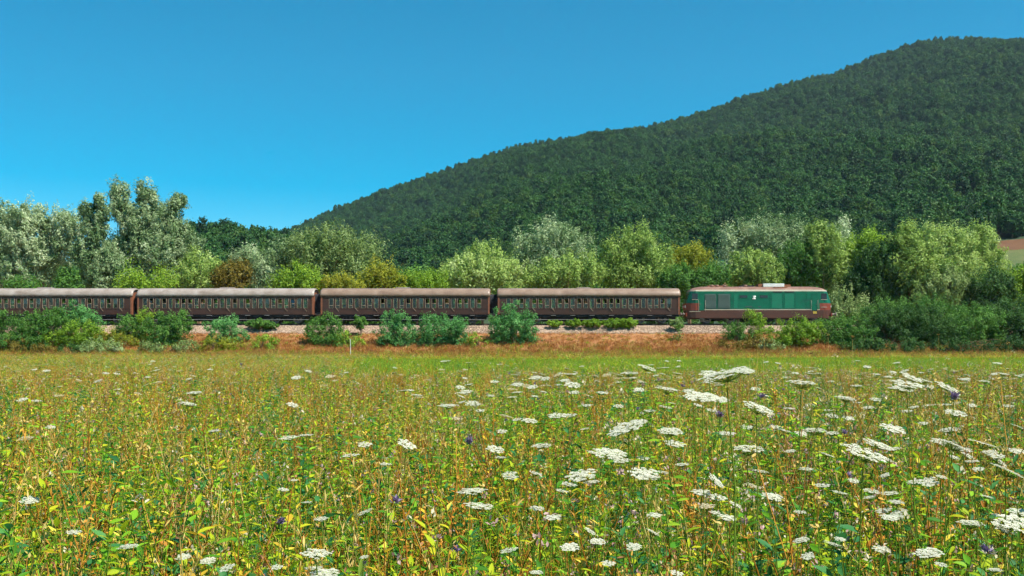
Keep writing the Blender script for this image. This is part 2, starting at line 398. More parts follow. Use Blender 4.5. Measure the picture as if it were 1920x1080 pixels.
# ------------------------------------------------------------------ foliage
def leaf_quads(C, D, Nn, Lg, W):
    S = unit(np.cross(D, Nn)); U = np.cross(S, D)
    Lg = Lg[:, None]; W = W[:, None]
    b = C-D*Lg*0.5; t = C+D*Lg*0.5-U*Lg*0.12; m = C-D*Lg*0.05+U*Lg*0.05
    V = np.stack([b, m+S*W*0.5, t, m-S*W*0.5], 1).reshape(-1, 3)
    Q = np.arange(len(C)*4).reshape(-1, 4)
    return V, Q
def crown_points(rng, lobes, clump_r, per_clump, fill=1.5, inner=0.18, lean=(0, 0, 0), plume=0.0):
    """lobes: rows cx,cy,cz,rx,ry,rz. Leaves sit in clumps spread over and through each lobe."""
    Cs, Ds, Ns, Vs = [], [], [], []
    cl = []
    for cx, cy_, cz, rx, ry, rz in lobes:
        rm = (rx*ry*rz)**(1/3)
        nc = max(6, int(12.57*rm*rm/(clump_r**2*fill)))
        d = unit(rng.normal(size=(nc, 3)))
        rad = np.where(rng.random(nc) < inner, rng.uniform(0.25, 0.6, nc), rng.uniform(0.72, 1.06, nc)**0.8)
        rad = rad*(1+0.13*np.sin(d[:,0]*7+cx)*np.cos(d[:,2]*6+cz)+0.08*rng.normal(size=nc))
        c = np.array([cx, cy_, cz])+d*rad[:, None]*np.array([rx, ry, rz])
        out = unit(d/np.array([rx, ry, rz]))
        cl.append(c)
        tone = np.clip(rng.normal(0.5, 0.2, nc), 0, 1)
        k = np.maximum(4, (per_clump*rng.uniform(0.6, 1.3, nc)).astype(int))
        ii = np.repeat(np.arange(nc), k); n = len(ii)
        o = out[ii]; off = unit(rng.normal(size=(n, 3)))*(rng.uniform(0.3, 1.0, n)**0.6*np.where(rng.random(n) < 0.22, rng.uniform(1.0, 1.55, n), 1.0))[:, None]*0.70*clump_r*rng.uniform(0.5, 1.35, nc)[ii][:, None]
        ax = unit(out*0.5+np.array([0, 0, 0.55])+np.array(lean)*1.3+rng.normal(size=(nc, 3))*0.45)[ii]
        al = np.sum(off*ax, 1)[:, None]
        off = off*0.86+ax*al*(0.25+0.9*plume)
        puff = unit(off+o*0.30*clump_r+np.array([0, 0, 0.22*clump_r]))
        off[:, 2] *= 1+plume*0.6
        D = unit(ax*(0.5+1.4*plume)+rng.normal(size=(n, 3))*0.6)
        Nn = unit(puff*1.0+rng.normal(size=(n, 3))*0.46)
        D = unit(D-Nn*(np.sum(D*Nn, 1)[:, None])*0.8)
        Cs.append(c[ii]+off); Ds.append(D); Ns.append(Nn)
        Vs.append(np.clip(tone[ii]*0.8+rng.normal(0.1, 0.12, n), 0, 1))
    return np.concatenate(Cs), np.concatenate(Ds), np.concatenate(Ns), np.concatenate(Vs), cl
def make_plant(name, label, cat, base, lobes, mat, seed, clump_r=0.80, per=80, leaf=(0.36, 0.17), fill=1.5, trunk_r=0.25, stems=1,
               group=None, part=('trunk', 'crown'), lean=(0, 0, 0), plume=0.0, limbs=9, inner=0.18, trunk_mat='bark'):
    rng = np.random.default_rng(seed); rd = random.Random(seed)
    root = empty(name, base, label, cat, group)
    L = np.array(lobes, float); L[:, :3] -= np.array(base)
    C, D, Nn, A, cl = crown_points(rng, L, clump_r, per, fill, inner, lean, plume)
    keep = C[:, 2] > -0.25
    C, D, Nn, A = C[keep], D[keep], Nn[keep], A[keep]
    n = len(C)
    V, Q = leaf_quads(C, D, Nn, leaf[0]*rng.uniform(0.6, 1.4, n), leaf[1]*rng.uniform(0.6, 1.3, n))
    link(part[1], quads_mesh(part[1], V, Q, A, [FM[mat]]), None, root)
    # trunk and limbs
    mb = MB(); allc = np.concatenate(cl)
    big = L[np.argmax(L[:, 3]*L[:, 5])]
    for s_ in range(stems):
        sx = 0 if stems == 1 else rd.uniform(-1, 1)*big[3]*0.35
        top = Vector((big[0]+sx*0.6, big[1], big[2]+big[5]*0.35)); b = Vector((sx, rd.uniform(-.3, .3)*(stems > 1), -0.3))
        pts = []; rs = []; H = 7
        ox, oy = rd.uniform(-1, 1), rd.uniform(-1, 1)
        for i in range(H):
            t = i/(H-1); p = b.lerp(top, t)
            w = math.sin(t*3.1)*trunk_r*0.9
            pts.append(p+Vector((ox*w, oy*w, 0))); rs.append(trunk_r*(1-0.8*t)*(1.35 if i == 0 else 1))
        mb.tube(pts, rs, 7, rd.random())
        for k in range(max(2, limbs//stems)):
            c = Vector(allc[rd.randrange(len(allc))]); t = rd.uniform(0.3, 0.9)
            j = min(H-2, int(t*(H-1))); p0 = pts[j].lerp(pts[j+1], t*(H-1)-j)
            mid = p0.lerp(c, 0.5)+Vector((rd.uniform(-.1, .1), rd.uniform(-.1, .1), 0.12))*(c-p0).length
            r0 = rs[j]*0.55
            mb.tube([p0, p0.lerp(mid, 0.5)+Vector((0, 0, 0.03)), mid, c], [r0, r0*0.75, r0*0.5, r0*0.15], 5, rd.random())
    link(part[0], mb.mesh(part[0], [M[trunk_mat]], True), None, root)
    return root
def px_lobes(Y, specs, depth=0.85):
    """lobe list from rows (px, py, half width px, half height px[, extra depth])"""
    out = []
    for s_ in specs:
        dy = s_[4] if len(s_) > 4 else 0
        YY = Y+dy; k = YY/F
        rx, rz = s_[2]*k, s_[3]*k
        out.append((PX(s_[0], YY), YY, PZ(s_[1], YY), rx, max(rx, rz*0.6)*depth, rz))
    return out

GT = 0.0
def tree(name, label, Y, specs, mat, seed, basepx=None, group='trees beyond the railway', **kw):
    lb = px_lobes(Y, specs)
    bx = PX(basepx if basepx is not None else specs[0][0], Y)
    kw.setdefault('plume', 0.5); kw.setdefault('clump_r', 1.25); kw.setdefault('fill', 1.05); kw.setdefault('per', 90); kw.setdefault('leaf', (0.38, 0.14))
    return make_plant(name, label, 'tree', (bx, Y, GT), lb, mat, seed, group=group, **kw)
def bush(label, Y, specs, mat, seed, name='bush', group='bushes on the railway bank', cat='bush', **kw):
    z = float(bank_z(Y)) if 97 < Y < 122 else 0.0
    lb = px_lobes(Y, specs)
    kw.setdefault('clump_r', 0.55); kw.setdefault('leaf', (0.17, 0.095)); kw.setdefault('per', 55); kw.setdefault('fill', 1.3); kw.setdefault('trunk_r', 0.06)
    kw.setdefault('stems', 4); kw.setdefault('limbs', 12); kw.setdefault('inner', 0.3)
    return make_plant(name, label, cat, (PX(specs[0][0], Y), Y, z), lb, mat, seed, group=group, part=('stem', 'foliage'), **kw)

# --- trees behind the train, left to right
SLV = dict(leaf=(0.38, 0.13), per=95)
tree('poplar_tree', 'broad silver leaved tree at the left edge with bare brown trunks', 133, [(45,450,52,50),(10,425,38,34),(118,430,34,34),(62,408,40,22),(100,470,36,32),(25,505,50,40),(70,505,30,36)], 'leaf_silver', 1, 112, stems=3, trunk_r=0.34, clump_r=0.9, **SLV)
tree('poplar_tree', 'narrow silver poplar between the broad left tree and the tallest one', 129, [(163,402,16,20),(190,392,15,23),(178,425,22,26),(165,470,30,34),(190,505,36,40)], 'leaf_silver', 2, 180, clump_r=0.8, **SLV)
tree('poplar_tree', 'tallest silver poplar with two pointed heads behind the first coach', 135, [(224,360,16,21),(228,390,20,26),(272,364,18,20),(283,394,24,28),(250,405,24,24),(262,430,34,26),(235,470,36,34),(285,470,36,34),(245,515,44,32)], 'leaf_silver', 3, 245, trunk_r=0.35, stems=2, clump_r=0.8, **SLV)
tree('poplar_tree', 'silver poplar with a leaning side head right of the tallest poplar', 139, [(326,384,16,17),(338,380,14,11),(322,412,20,24),(325,445,38,28),(352,465,26,28),(310,490,40,34),(335,520,40,24)], 'leaf_silver', 4, 315, clump_r=0.8, **SLV)
tree('willow_tree', 'low pale green willow right of the tall silver poplars', 130, [(375,510,40,38),(340,525,35,28)], 'leaf_willow', 5, 372, clump_r=0.90, per=55)
tree('young_tree', 'low round green shrub tree under the bare brown trunks', 122, [(35,545,28,20),(75,550,20,16)], 'leaf_green', 6, 50, trunk_r=0.12)
tree('young_tree', 'small yellow green sapling above the roof of the second coach', 121, [(265,528,26,28),(230,540,24,20),(305,535,24,22)], 'leaf_bright', 7, 265, trunk_r=0.12)
tree('hawthorn_tree', 'small rusty brown tree behind the second coach roof', 124, [(436,525,32,30),(448,510,20,18),(415,530,20,24)], 'leaf_rust', 8, 436, trunk_r=0.15, clump_r=0.75, per=55, leaf=(0.3, 0.15))
tree('poplar_tree', 'small silvery white poplar beside the rusty brown tree', 136, [(470,500,36,32),(500,520,30,35),(455,488,20,18)], 'leaf_silver', 9, 475, clump_r=0.95, **SLV)
tree('poplar_tree', 'silver shrub tree at the left shoulder of the olive willow', 139, [(535,475,30,26),(520,505,35,35),(560,495,30,35)], 'leaf_silver', 10, 530, clump_r=0.90, per=55, leaf=(0.38, 0.16))
tree('willow_tree', 'large rounded olive green willow behind the gap of two coaches', 136, [(625,460,46,38),(585,470,42,34),(675,475,42,38),(640,510,70,45),(605,520,40,35)], 'leaf_olive', 11, 625, clump_r=1.32, per=80)
tree('willow_tree', 'yellow green thicket tree behind the right end of second coach', 125, [(560,525,34,28),(585,540,30,22),(530,535,25,22)], 'leaf_bright', 12, 560, trunk_r=0.12, clump_r=0.75, per=55, leaf=(0.28, 0.14))
tree('hawthorn_tree', 'golden brown small tree behind the left half of third coach', 125, [(715,522,32,32),(690,535,28,24),(740,535,26,22)], 'leaf_yellow', 13, 715, trunk_r=0.12, clump_r=0.75, per=55, leaf=(0.28, 0.14))
tree('young_tree', 'low yellow thicket above the left end of third coach', 123, [(640,535,30,18),(615,540,20,16),(665,540,18,14)], 'leaf_yellow', 14, 640, trunk_r=0.1, clump_r=0.68, per=55, leaf=(0.26, 0.13))
tree('young_tree', 'low light green thicket above the middle of third coach', 126, [(780,535,40,22),(755,540,26,18),(815,530,24,22)], 'leaf_bright', 15, 785, trunk_r=0.1, clump_r=0.68, per=55, leaf=(0.26, 0.13))
tree('willow_tree', 'cone shaped yellow green willow behind the gap before last coach', 131, [(905,485,34,30),(870,515,44,32),(940,520,46,32),(905,520,60,40)], 'leaf_willow', 16, 905, clump_r=1.09, per=80)
tree('willow_tree', 'silver green domed willow behind the left part of last coach', 142, [(1035,455,44,30),(1000,470,40,36),(1075,470,36,32),(1030,500,62,45)], 'leaf_silver', 17, 1030, lean=(0.4, 0, 0), **SLV)
tree('willow_tree', 'light green willow in front of the domed silver willow', 131, [(1055,510,46,34),(1020,525,36,28),(1095,515,36,34)], 'leaf_willow', 18, 1055, clump_r=0.98, per=80)
tree('willow_tree', 'tall pale green willow behind the right half of last coach', 134, [(1195,465,40,36),(1165,490,38,38),(1230,500,34,44),(1195,515,60,40),(1150,510,30,36)], 'leaf_willow', 19, 1195, clump_r=1.15, per=80, lean=(0.3, 0, 0))
tree('hawthorn_tree', 'orange yellow crowned tree behind the gap before the locomotive', 138, [(1295,480,36,18),(1290,500,40,25)], 'leaf_yellow', 20, 1295, clump_r=0.75, per=55, leaf=(0.3, 0.15))
tree('young_tree', 'green undergrowth tree between last coach and locomotive', 125, [(1290,525,44,24),(1330,525,34,26),(1265,530,30,26)], 'leaf_green', 21, 1290, trunk_r=0.12, clump_r=0.75, per=55, leaf=(0.3, 0.15))
tree('poplar_tree', 'silver tipped poplar left of the tall group behind the locomotive', 148, [(1375,455,22,32),(1405,440,22,26),(1385,490,36,40)], 'leaf_silver', 22, 1385, lean=(0.3, 0, 0), **SLV)
tree('poplar_tree', 'tall silver green poplar with pointed heads behind the locomotive', 147, [(1440,435,30,25),(1480,437,26,28),(1455,475,50,42),(1500,470,32,40)], 'leaf_silver', 23, 1455, lean=(0.3, 0, 0), **SLV)
tree('willow_tree', 'round light green tree directly above the locomotive roof', 128, [(1408,500,40,30),(1385,520,34,26),(1435,520,32,26)], 'leaf_willow', 24, 1408, clump_r=0.80, per=80, leaf=(0.32, 0.15))
tree('ash_tree', 'mid green leafy tree behind the white roof box', 132, [(1500,495,44,42),(1470,520,40,32),(1530,510,36,38)], 'leaf_green', 25, 1500, clump_r=0.98, per=55)
tree('willow_tree', 'yellow green willow above the right end of the locomotive', 131, [(1545,470,36,40),(1560,510,30,44),(1530,450,26,24)], 'leaf_willow', 26, 1545, clump_r=0.98, per=80)
tree('poplar_tree', 'thin grey green poplar peak behind the yellow green willow', 150, [(1568,440,22,28),(1575,470,30,36)], 'leaf_silver', 27, 1570, **SLV)
tree('hawthorn_tree', 'yellowish crowned tree between the green poplar and dark elm', 139, [(1615,470,32,30),(1630,450,26,14),(1600,500,30,35)], 'leaf_bright', 28, 1615, clump_r=0.90, per=55)
tree('elm_tree', 'large dark green elm right of the locomotive', 129, [(1645,510,46,44),(1662,478,30,28),(1620,545,45,45),(1690,545,46,44)], 'leaf_dark', 29, 1650, clump_r=0.80, per=80)
tree('poplar_tree', 'silver edged poplar sloping to the right above the dark elm', 128, [(1690,450,22,30),(1720,480,32,32),(1750,515,36,36),(1700,500,40,44)], 'leaf_willow', 30, 1710, lean=(0.5, 0, 0), clump_r=0.95)
tree('poplar_tree', 'pale green leaning poplar second from the right edge group', 146, [(1755,445,26,28),(1790,465,34,38),(1800,510,40,40),(1765,490,36,40)], 'leaf_willow', 31, 1775, lean=(0.45, 0, 0), clump_r=0.95)
tree('poplar_tree', 'rounded pale green poplar nearest the red field at right', 148, [(1832,460,34,34),(1855,490,30,38),(1825,505,34,40)], 'leaf_willow', 32, 1838, lean=(0.45, 0, 0), clump_r=0.95)
tree('willow_tree', 'grey green willow hanging over the dark hedge', 127, [(1765,540,42,40),(1800,560,38,36),(1740,560,40,36)], 'leaf_olive', 33, 1765, clump_r=0.80, per=80)
tree('elm_tree', 'small very dark round tree at the right side', 125, [(1858,545,42,38),(1840,570,36,34),(1880,565,30,34)], 'leaf_dark', 34, 1858, clump_r=0.83, per=55)
tree('ash_tree', 'yellow green tree at the right edge of the picture', 125, [(1915,545,30,36),(1925,580,40,40),(1950,540,40,50)], 'leaf_bright', 35, 1925, clump_r=0.83, per=55)
tree('willow_tree', 'grey green bushy willow just beyond the front of locomotive', 120, [(1580,575,28,36),(1600,595,30,30),(1565,600,22,28)], 'leaf_olive', 36, 1582, clump_r=0.75, per=55, leaf=(0.28, 0.13), trunk_r=0.12)
# trees just outside the frame so that the row goes on
tree('poplar_tree', 'silver tree cut off by the left edge of the picture', 140, [(-60,440,60,60),(-100,490,60,60),(-30,500,40,50)], 'leaf_silver', 37, -60, **SLV)

# dark wood filling the gaps low down behind the row
def thicket():
    rng = np.random.default_rng(77); lob = []
    for px in np.arange(-150, 2100, 26):
        Y = rng.uniform(152, 175)
        top = 500+rng.uniform(-14, 14)
        if px > 700 and px < 850: top += 10
        h = (560-top)/2; k = Y/F
        lob.append((PX(px, Y), Y, PZ((560+top)/2, Y), rng.uniform(20, 30)*k, 2.2, h*k*1.1))
        lob.append((PX(px+13, Y), Y+2, PZ(585, Y), 26*k, 2.0, 45*k))
    C, D, Nn, A, cl = crown_points(rng, lob, 1.3, 40, 1.6, 0.1)
    ok = C[:, 2] > 0; C, D, Nn, A = C[ok], D[ok], Nn[ok], A[ok]; n = len(C)
    V, Q = leaf_quads(C, D, Nn, 0.48*rng.uniform(0.6, 1.4, n), 0.24*rng.uniform(0.6, 1.3, n))
    o = link('undergrowth', quads_mesh('undergrowth', V, Q, A, [FM['leaf_green']]))
    tag(o, 'dense green undergrowth along the foot of the tree row', 'undergrowth', kind='stuff')
thicket()

# --- bushes in front of the train
B = bush
B('dark green bush low at the left edge below the first coach', 101.5, [(10,620,32,34),(-25,610,30,36),(35,640,28,24)], 'leaf_green', 101)
B('big green bush hiding the wheels of the first coach', 102.5, [(85,610,50,30),(60,625,40,30),(115,600,34,24)], 'leaf_green', 102)
B('teal green bush top reaching the windows of first coach', 103.5, [(140,590,26,22),(160,605,30,24)], 'leaf_teal', 103)
B('yellow green mounded bush below the right end of first coach', 101.5, [(150,625,42,24),(120,640,34,20),(178,640,24,22)], 'leaf_bright', 104)
B('brownish scrub at the far left foot of the bank', 99.8, [(40,655,36,14),(85,658,30,12),(10,655,20,14)], 'leaf_rust', 105)
B('small dark bush at the field edge under the yellow green mound', 99.5, [(140,658,26,14)], 'leaf_dark', 106)
B('slim light green bush below the gap of first and second coach', 103.8, [(238,608,22,22),(255,622,18,18),(225,625,18,16)], 'leaf_green', 107)
B('tall yellow green sprig bush before the left end of second coach', 104, [(272,600,14,22),(265,620,16,20)], 'leaf_bright', 108)
B('large dark green bush below the left half of second coach', 102.5, [(318,622,42,32),(335,605,26,22),(295,620,30,32),(320,645,32,18)], 'leaf_green', 109)
B('teal tipped bush standing before the middle of second coach', 102.8, [(432,612,24,20),(405,610,22,14),(420,635,38,26),(450,640,20,20)], 'leaf_teal', 110, fill=2.0)
B('low yellowish weed clump in front of the teal tipped bush', 100.5, [(395,645,26,18),(430,650,30,14)], 'leaf_yellow', 111, fill=2.2)
B('small low green tuft beside the track under second coach', 106.8, [(485,607,22,7),(505,610,14,6)], 'leaf_green', 112, clump_r=0.25)
B('small bright yellow green bush on the brown bank', 101, [(497,647,23,18)], 'leaf_bright', 113)
B('green bush with yellow foot below the second coach gap', 102.3, [(610,618,34,28),(590,635,24,26),(625,640,30,22)], 'leaf_green', 114)
B('lighter yellow green bush joined right of the green gap bush', 102, [(650,638,30,20),(665,645,20,18)], 'leaf_bright', 115, fill=2.0)
B('small lone round shrub beside the track under third coach', 105, [(675,605,11,13)], 'leaf_green', 116, clump_r=0.25)
B('bushy blue green shrub with tall head before the third coach', 102.2, [(742,605,27,26),(735,635,30,28),(765,635,30,26)], 'leaf_teal', 117)
B('wide blue green shrub below the right half of third coach', 102.4, [(825,615,42,28),(855,620,24,28),(800,635,36,28),(845,645,34,18)], 'leaf_teal', 118)
B('low yellow green weed between the two large blue green shrubs', 101.5, [(893,640,20,16)], 'leaf_bright', 119, fill=2.2)
B('tall round green shrub before the left end of last coach', 103, [(962,600,44,30),(945,625,32,28),(985,625,26,30)], 'leaf_teal', 120)
B('thin wispy tall weed below the gap before the locomotive', 103.5, [(1276,620,12,22),(1272,645,14,20)], 'leaf_green', 121, fill=2.6, per=30)
B('small pale weed beside the track before the locomotive', 106.5, [(1268,607,14,8)], 'leaf_olive', 122, clump_r=0.22)
B('low dark green bush under the left half of locomotive', 103.5, [(1375,622,24,18),(1395,632,22,20)], 'leaf_green', 123)
B('olive slim bush rising before the middle of the locomotive', 103.6, [(1412,600,15,20),(1425,618,22,18)], 'leaf_bright', 124)
B('tawny brown scrub on the bank below the locomotive', 101, [(1390,648,30,14),(1425,645,28,16),(1360,650,18,10)], 'leaf_rust', 125, fill=2.2)
B('large bright yellow green bush below the right half of locomotive', 101.8, [(1492,625,38,28),(1515,615,28,22),(1475,640,30,22)], 'leaf_bright', 126)
B('green bush at the foot of the locomotive front', 102.5, [(1570,625,28,28),(1590,640,26,24),(1550,645,22,18)], 'leaf_green', 127)
B('dark leafy bush right of the locomotive with sunlit top', 103.5, [(1660,600,48,34),(1635,630,36,34),(1690,625,40,34)], 'leaf_dark', 128, clump_r=0.7, per=60, fill=1.2)
B('dark bush second right of the locomotive', 102.5, [(1740,605,40,30),(1760,630,40,34),(1715,640,36,26)], 'leaf_dark', 129, clump_r=0.65, per=60)
B('green bush below the small very dark round tree', 103, [(1830,610,42,30),(1855,600,30,24),(1810,640,36,26),(1850,640,36,26)], 'leaf_green', 130, clump_r=0.7, per=60, fill=1.2)
B('green bush at the right edge below the yellow green tree', 103, [(1905,620,34,32),(1890,645,30,20),(1940,620,34,34)], 'leaf_dark', 131, clump_r=0.65, per=60)
B('low dark undergrowth at the foot of the right bushes', 99.8, [(1640,650,36,16),(1700,652,40,16),(1600,655,24,12)], 'leaf_dark', 132)
B('low dark bramble at the far right foot of the bank', 99.8, [(1780,652,40,16),(1850,654,40,14),(1910,652,36,16)], 'leaf_dark', 133)
B('green bush filling the bank at the left edge', 100.5, [(15,645,40,22),(-30,640,36,26),(60,648,34,18)], 'leaf_green', 150)
B('olive green weed thicket under the yellow green mound', 99.6, [(185,650,26,18),(215,652,20,14),(165,660,26,10)], 'leaf_olive', 151, fill=1.8)
B('yellow weed clump right of the yellow green mound', 101.5, [(205,632,20,16),(230,640,22,16),(255,645,18,14)], 'leaf_yellow', 152, fill=1.8)
B('olive weed clump at the foot of the large dark bush', 99.8, [(285,655,24,12),(350,652,22,14)], 'leaf_olive', 153, fill=1.2)
B('dark green bush between the locomotive front and the dark leafy bush', 102, [(1612,625,30,30),(1598,648,26,18),(1630,650,26,18)], 'leaf_green', 154)
B('sunlit green bush on top of the bank right of the dark leafy bush', 104.5, [(1705,590,34,22),(1725,610,40,30),(1680,605,30,26)], 'leaf_dark', 155)
B('green bush in the middle of the right hand hedge', 104, [(1790,600,34,26),(1775,625,40,34),(1810,630,36,30)], 'leaf_green', 156, fill=1.2, clump_r=0.7)
B('dark bush at the far right of the hedge', 103.8, [(1890,600,34,28),(1870,625,34,30),(1925,615,36,36)], 'leaf_dark', 157)
B('tall dark bush filling the bank right of the locomotive', 105, [(1640,590,40,30),(1618,610,34,32),(1680,585,40,30)], 'leaf_green', 159, clump_r=0.75, fill=1.6)
B('tall dark green bush between hedge and willow at right', 105.2, [(1760,585,44,30),(1720,580,34,26),(1800,590,34,30)], 'leaf_green', 160, clump_r=0.75, fill=1.6)
B('tall green bush right of the very dark round tree', 105.2, [(1850,588,44,28),(1905,585,40,32)], 'leaf_dark', 161, clump_r=0.7)
B('shaggy green bush hiding the ballast before the locomotive front', 104.5, [(1545,615,22,16),(1585,612,26,24)], 'leaf_green', 162)
B('ochre scrub left of the bright yellow green bush', 100.6, [(1440,650,24,14),(1460,655,18,12)], 'leaf_olive', 158, fill=2.0)
for i, (px, w, h) in enumerate([(1040,14,5),(1075,16,5),(1110,18,6),(1150,20,8),(1178,16,8)]):
    B(['leftmost low weed on the ballast under the last coach', 'second low weed from the left on the ballast under last coach', 'middle one of five low weeds under the last coach', 'fourth low weed from the left on the ballast under last coach', 'rightmost low weed on the ballast under the last coach'][i], 107.3, [(px,606,w,h)], 'leaf_bright', 140+i, name='track_weed', group='weeds beside the track', cat='weed', clump_r=0.22, stems=2, trunk_r=0.02)

# ------------------------------------------------------------------ forest on the hill
def forest_kinds():
    out = []
    for i in range(8):
        rng = np.random.default_rng(300+i); tall = rng.uniform(0.9, 1.3)
        lob = [(0, 0, 5.6*tall, 2.9, 2.9, 4.0*tall)]
        for k in range(4):
            a = rng.uniform(0, 6.28); lob.append((math.cos(a)*1.7, math.sin(a)*1.7, rng.uniform(3.5, 7.5)*tall, 1.9, 1.9, 2.2))
        C, D, Nn, A, cl = crown_points(rng, lob, 1.25, 22, 1.2, 0.1)
        n = len(C); V, Q = leaf_quads(C, D, Nn, 0.8*rng.uniform(0.6, 1.4, n), 0.5*rng.uniform(0.6, 1.3, n))
        mb = MB(); mb.add(V, Q, A, 0); mb.tube([(0,0,-1.5),(0,0,3),(0.1,0,7*tall)], [0.22,0.18,0.08], 5, 0.5, 1)
        out.append(mb.mesh('forest_tree', [FM['leaf_forest_light' if i >= 6 else 'leaf_forest'], M['bark']]))
    return out
def forest():
    rng = np.random.default_rng(9); pts = []
    y = 250.0
    while y < RIDGE_Y+90:
        st = 4.3+y*0.0013
        half = 0.60*y+60
        x = np.arange(-half, half, st); n = len(x)
        xx = x+rng.uniform(-0.45, 0.45, n)*st; yy = y+rng.uniform(-0.5, 0.5, n)*st
        pts.append(np.stack([xx, yy], 1)); y += st*0.95
    P = np.concatenate(pts); x, y = P[:, 0], P[:, 1]
    z = hill_z(x, y)
    px = 960+F*x/y
    first = np.interp(px, [0, 900, 1500, 1800, 1850, 2200], [255, 260, 275, 300, 352, 360])
    ok = (z > 2.0) & (y > first)
    P = np.stack([x, y, z-0.3], 1)[ok]; n = len(P); px = px[ok]
    patch = undul(P[:,0]+300, P[:,1], 260)
    p_light = np.clip(0.10+0.25*smooth((patch-0.1)/0.6)+0.15*(P[:,1] < 420), 0, 0.6)
    idx = np.where(rng.random(n) < p_light, rng.integers(6, 8, n), rng.integers(0, 6, n))
    s = rng.uniform(0.62, 1.12, n)*np.interp(P[:,1], [250, 500, 1100, 1300], [0.95, 0.95, 0.95, 0.8])*(1+0.12*undul(P[:,0], P[:,1], 90))
    sc = np.stack([s*rng.uniform(0.9, 1.15, n), s*rng.uniform(0.9, 1.15, n), s*rng.uniform(0.85, 1.3, n)], 1)
    rot = np.stack([rng.normal(0, 0.05, n), rng.normal(0, 0.05, n), rng.uniform(0, 6.28, n)], 1)
    print('forest', n)
    scatter('hill_forest', forest_kinds(), P, rot, sc, idx, 'dense dark green forest covering the whole hill', 'forest')
forest()
# fields on the lower slope at the right edge
def slope_sheet(name, px0, px1, Y0, Y1, mat, label, lift):
    ys_ = np.linspace(Y0, Y1, 12); xs_ = np.linspace(PX(px0, (Y0+Y1)/2), PX(px1, (Y0+Y1)/2), 16)
    o = grid_obj(name, xs_, ys_, lambda X, Y: hill_z(X, Y)+lift, mat); tag(o, label, 'field')
slope_sheet('red_field', 1845, 2200, 334, 350, M['redfield'], 'red brown bare field at the foot of the forest', 0.30)
slope_sheet('pasture', 1850, 2200, 240, 333.9, M['greenfield'], 'patchy green and brown pasture below the red field', 0.35)

# ------------------------------------------------------------------ train
SIDE_Y = TRK-1.45
WHEEL = lathe_mesh('wheel', [(0.0,-0.07),(0.40,-0.07),(0.46,-0.06),(0.46,0.05),(0.49,0.055),(0.49,0.075),(0.36,0.075),(0.33,0.03),(0.14,0.03),(0.12,0.09),(0.0,0.09)], 22, 'Y', M['steel'])
AXLEBOX = bbox_mesh('axle_box', (0.26, 0.22, 0.28), 0.03, M['black'])
def bogie(parent, x, base=2.4, mat='black'):
    mb = MB(); b = base/2
    for s_ in (-1, 1):
        y = s_*0.98
        mb.box(x-b-0.45, x+b+0.45, y-0.07, y+0.07, 0.62, 0.80)
        mb.box(x-0.5, x+0.5, y-0.09, y+0.09, 0.30, 0.62)
        for k in (-1, 1):
            mb.box(x+k*b-0.20, x+k*b+0.20, y-0.10, y+0.10, 0.38, 0.62)
    mb.box(x-0.2, x+0.2, -0.98, 0.98, 0.50, 0.75)
    for k in (-1, 1): mb.tube([(x+k*b, -0.9, 0.46), (x+k*b, 0.9, 0.46)], [0.08, 0.08], 8)
    bo = link('bogie', mb.mesh('bogie', [M[mat]]), None, parent)
    for k in (-1, 1):
        for s_ in (-1, 1):
            w = link('wheel', WHEEL, None, bo); w.location = (x+k*b, s_*0.76, 0.49)
            if s_ < 0: w.rotation_euler = (math.pi, 0, 0)
            a = link('axle_box', AXLEBOX, None, bo); a.location = (x+k*b, s_*1.12, 0.50)
BUF = lathe_mesh('buffer', [(0,0),(0.09,0),(0.09,0.28),(0.07,0.28),(0.07,0.44),(0.23,0.45),(0.23,0.50),(0.12,0.53),(0,0.53)], 16, 'X', M['steel'])
def buffers(parent, xe, z=1.02):
    for e in (-1, 1):
        for s_ in (-1, 1):
            b = link('buffer', BUF, None, parent); b.location = (e*xe, s_*0.88, z)
            if e < 0: b.rotation_euler = (0, 0, math.pi)

Z0, ZS, ZT, ZE, ZR = 0.98, 1.66, 2.74, 2.96, 3.86
WW, PIT = 0.50, 0.70
# window parts shared by all coaches (local origin = opening's lower left corner on the outer face)
def ring_mesh(name, w, h, t, d, mat, sash=None):
    V = []
    for y in (-0.022, d):
        V += [(0,y,0),(w,y,0),(w,y,h),(0,y,h),(t,y,t),(w-t,y,t),(w-t,y,h-t),(t,y,h-t)]
    Q = []
    for k in range(4):
        n_ = (k+1) % 4
        Q += [(k, n_, 4+n_, 4+k), (8+n_, 8+k, 12+k, 12+n_), (k, 8+k, 8+n_, n_), (4+n_, 12+n_, 12+k, 4+k)]
    if sash:
        b = len(V); z0, z1 = sash
        V += [(x, y, z) for z in (z0, z1) for y in (-0.012, d-0.006) for x in (t*0.5, w-t*0.5)]
        Q += [tuple(b+i for i in q) for q in [(0,2,3,1),(4,5,7,6),(0,1,5,4),(2,6,7,3),(0,4,6,2),(1,3,7,5)]]
    me = quads_mesh(name, V, Q); me.materials.append(mat); return me
FR_A = ring_mesh('window', WW, ZT-ZS, 0.035, 0.05, M['frame'])
FR_B = ring_mesh('window', WW, ZT-ZS, 0.035, 0.05, M['frame'], (0.48, 0.53))
FR_C = ring_mesh('window', WW, ZT-ZS, 0.035, 0.05, M['frame'], (0.26, 0.31))
PANE = bbox_mesh('pane', (WW-0.085, 0.008, ZT-ZS-0.085), 0, M['pane'], (WW/2, 0.022, (ZT-ZS)/2))
PANE_H = bbox_mesh('pane', (WW-0.085, 0.008, 0.46), 0, M['pane'], (WW/2, 0.022, 0.275))
CURTAIN = None
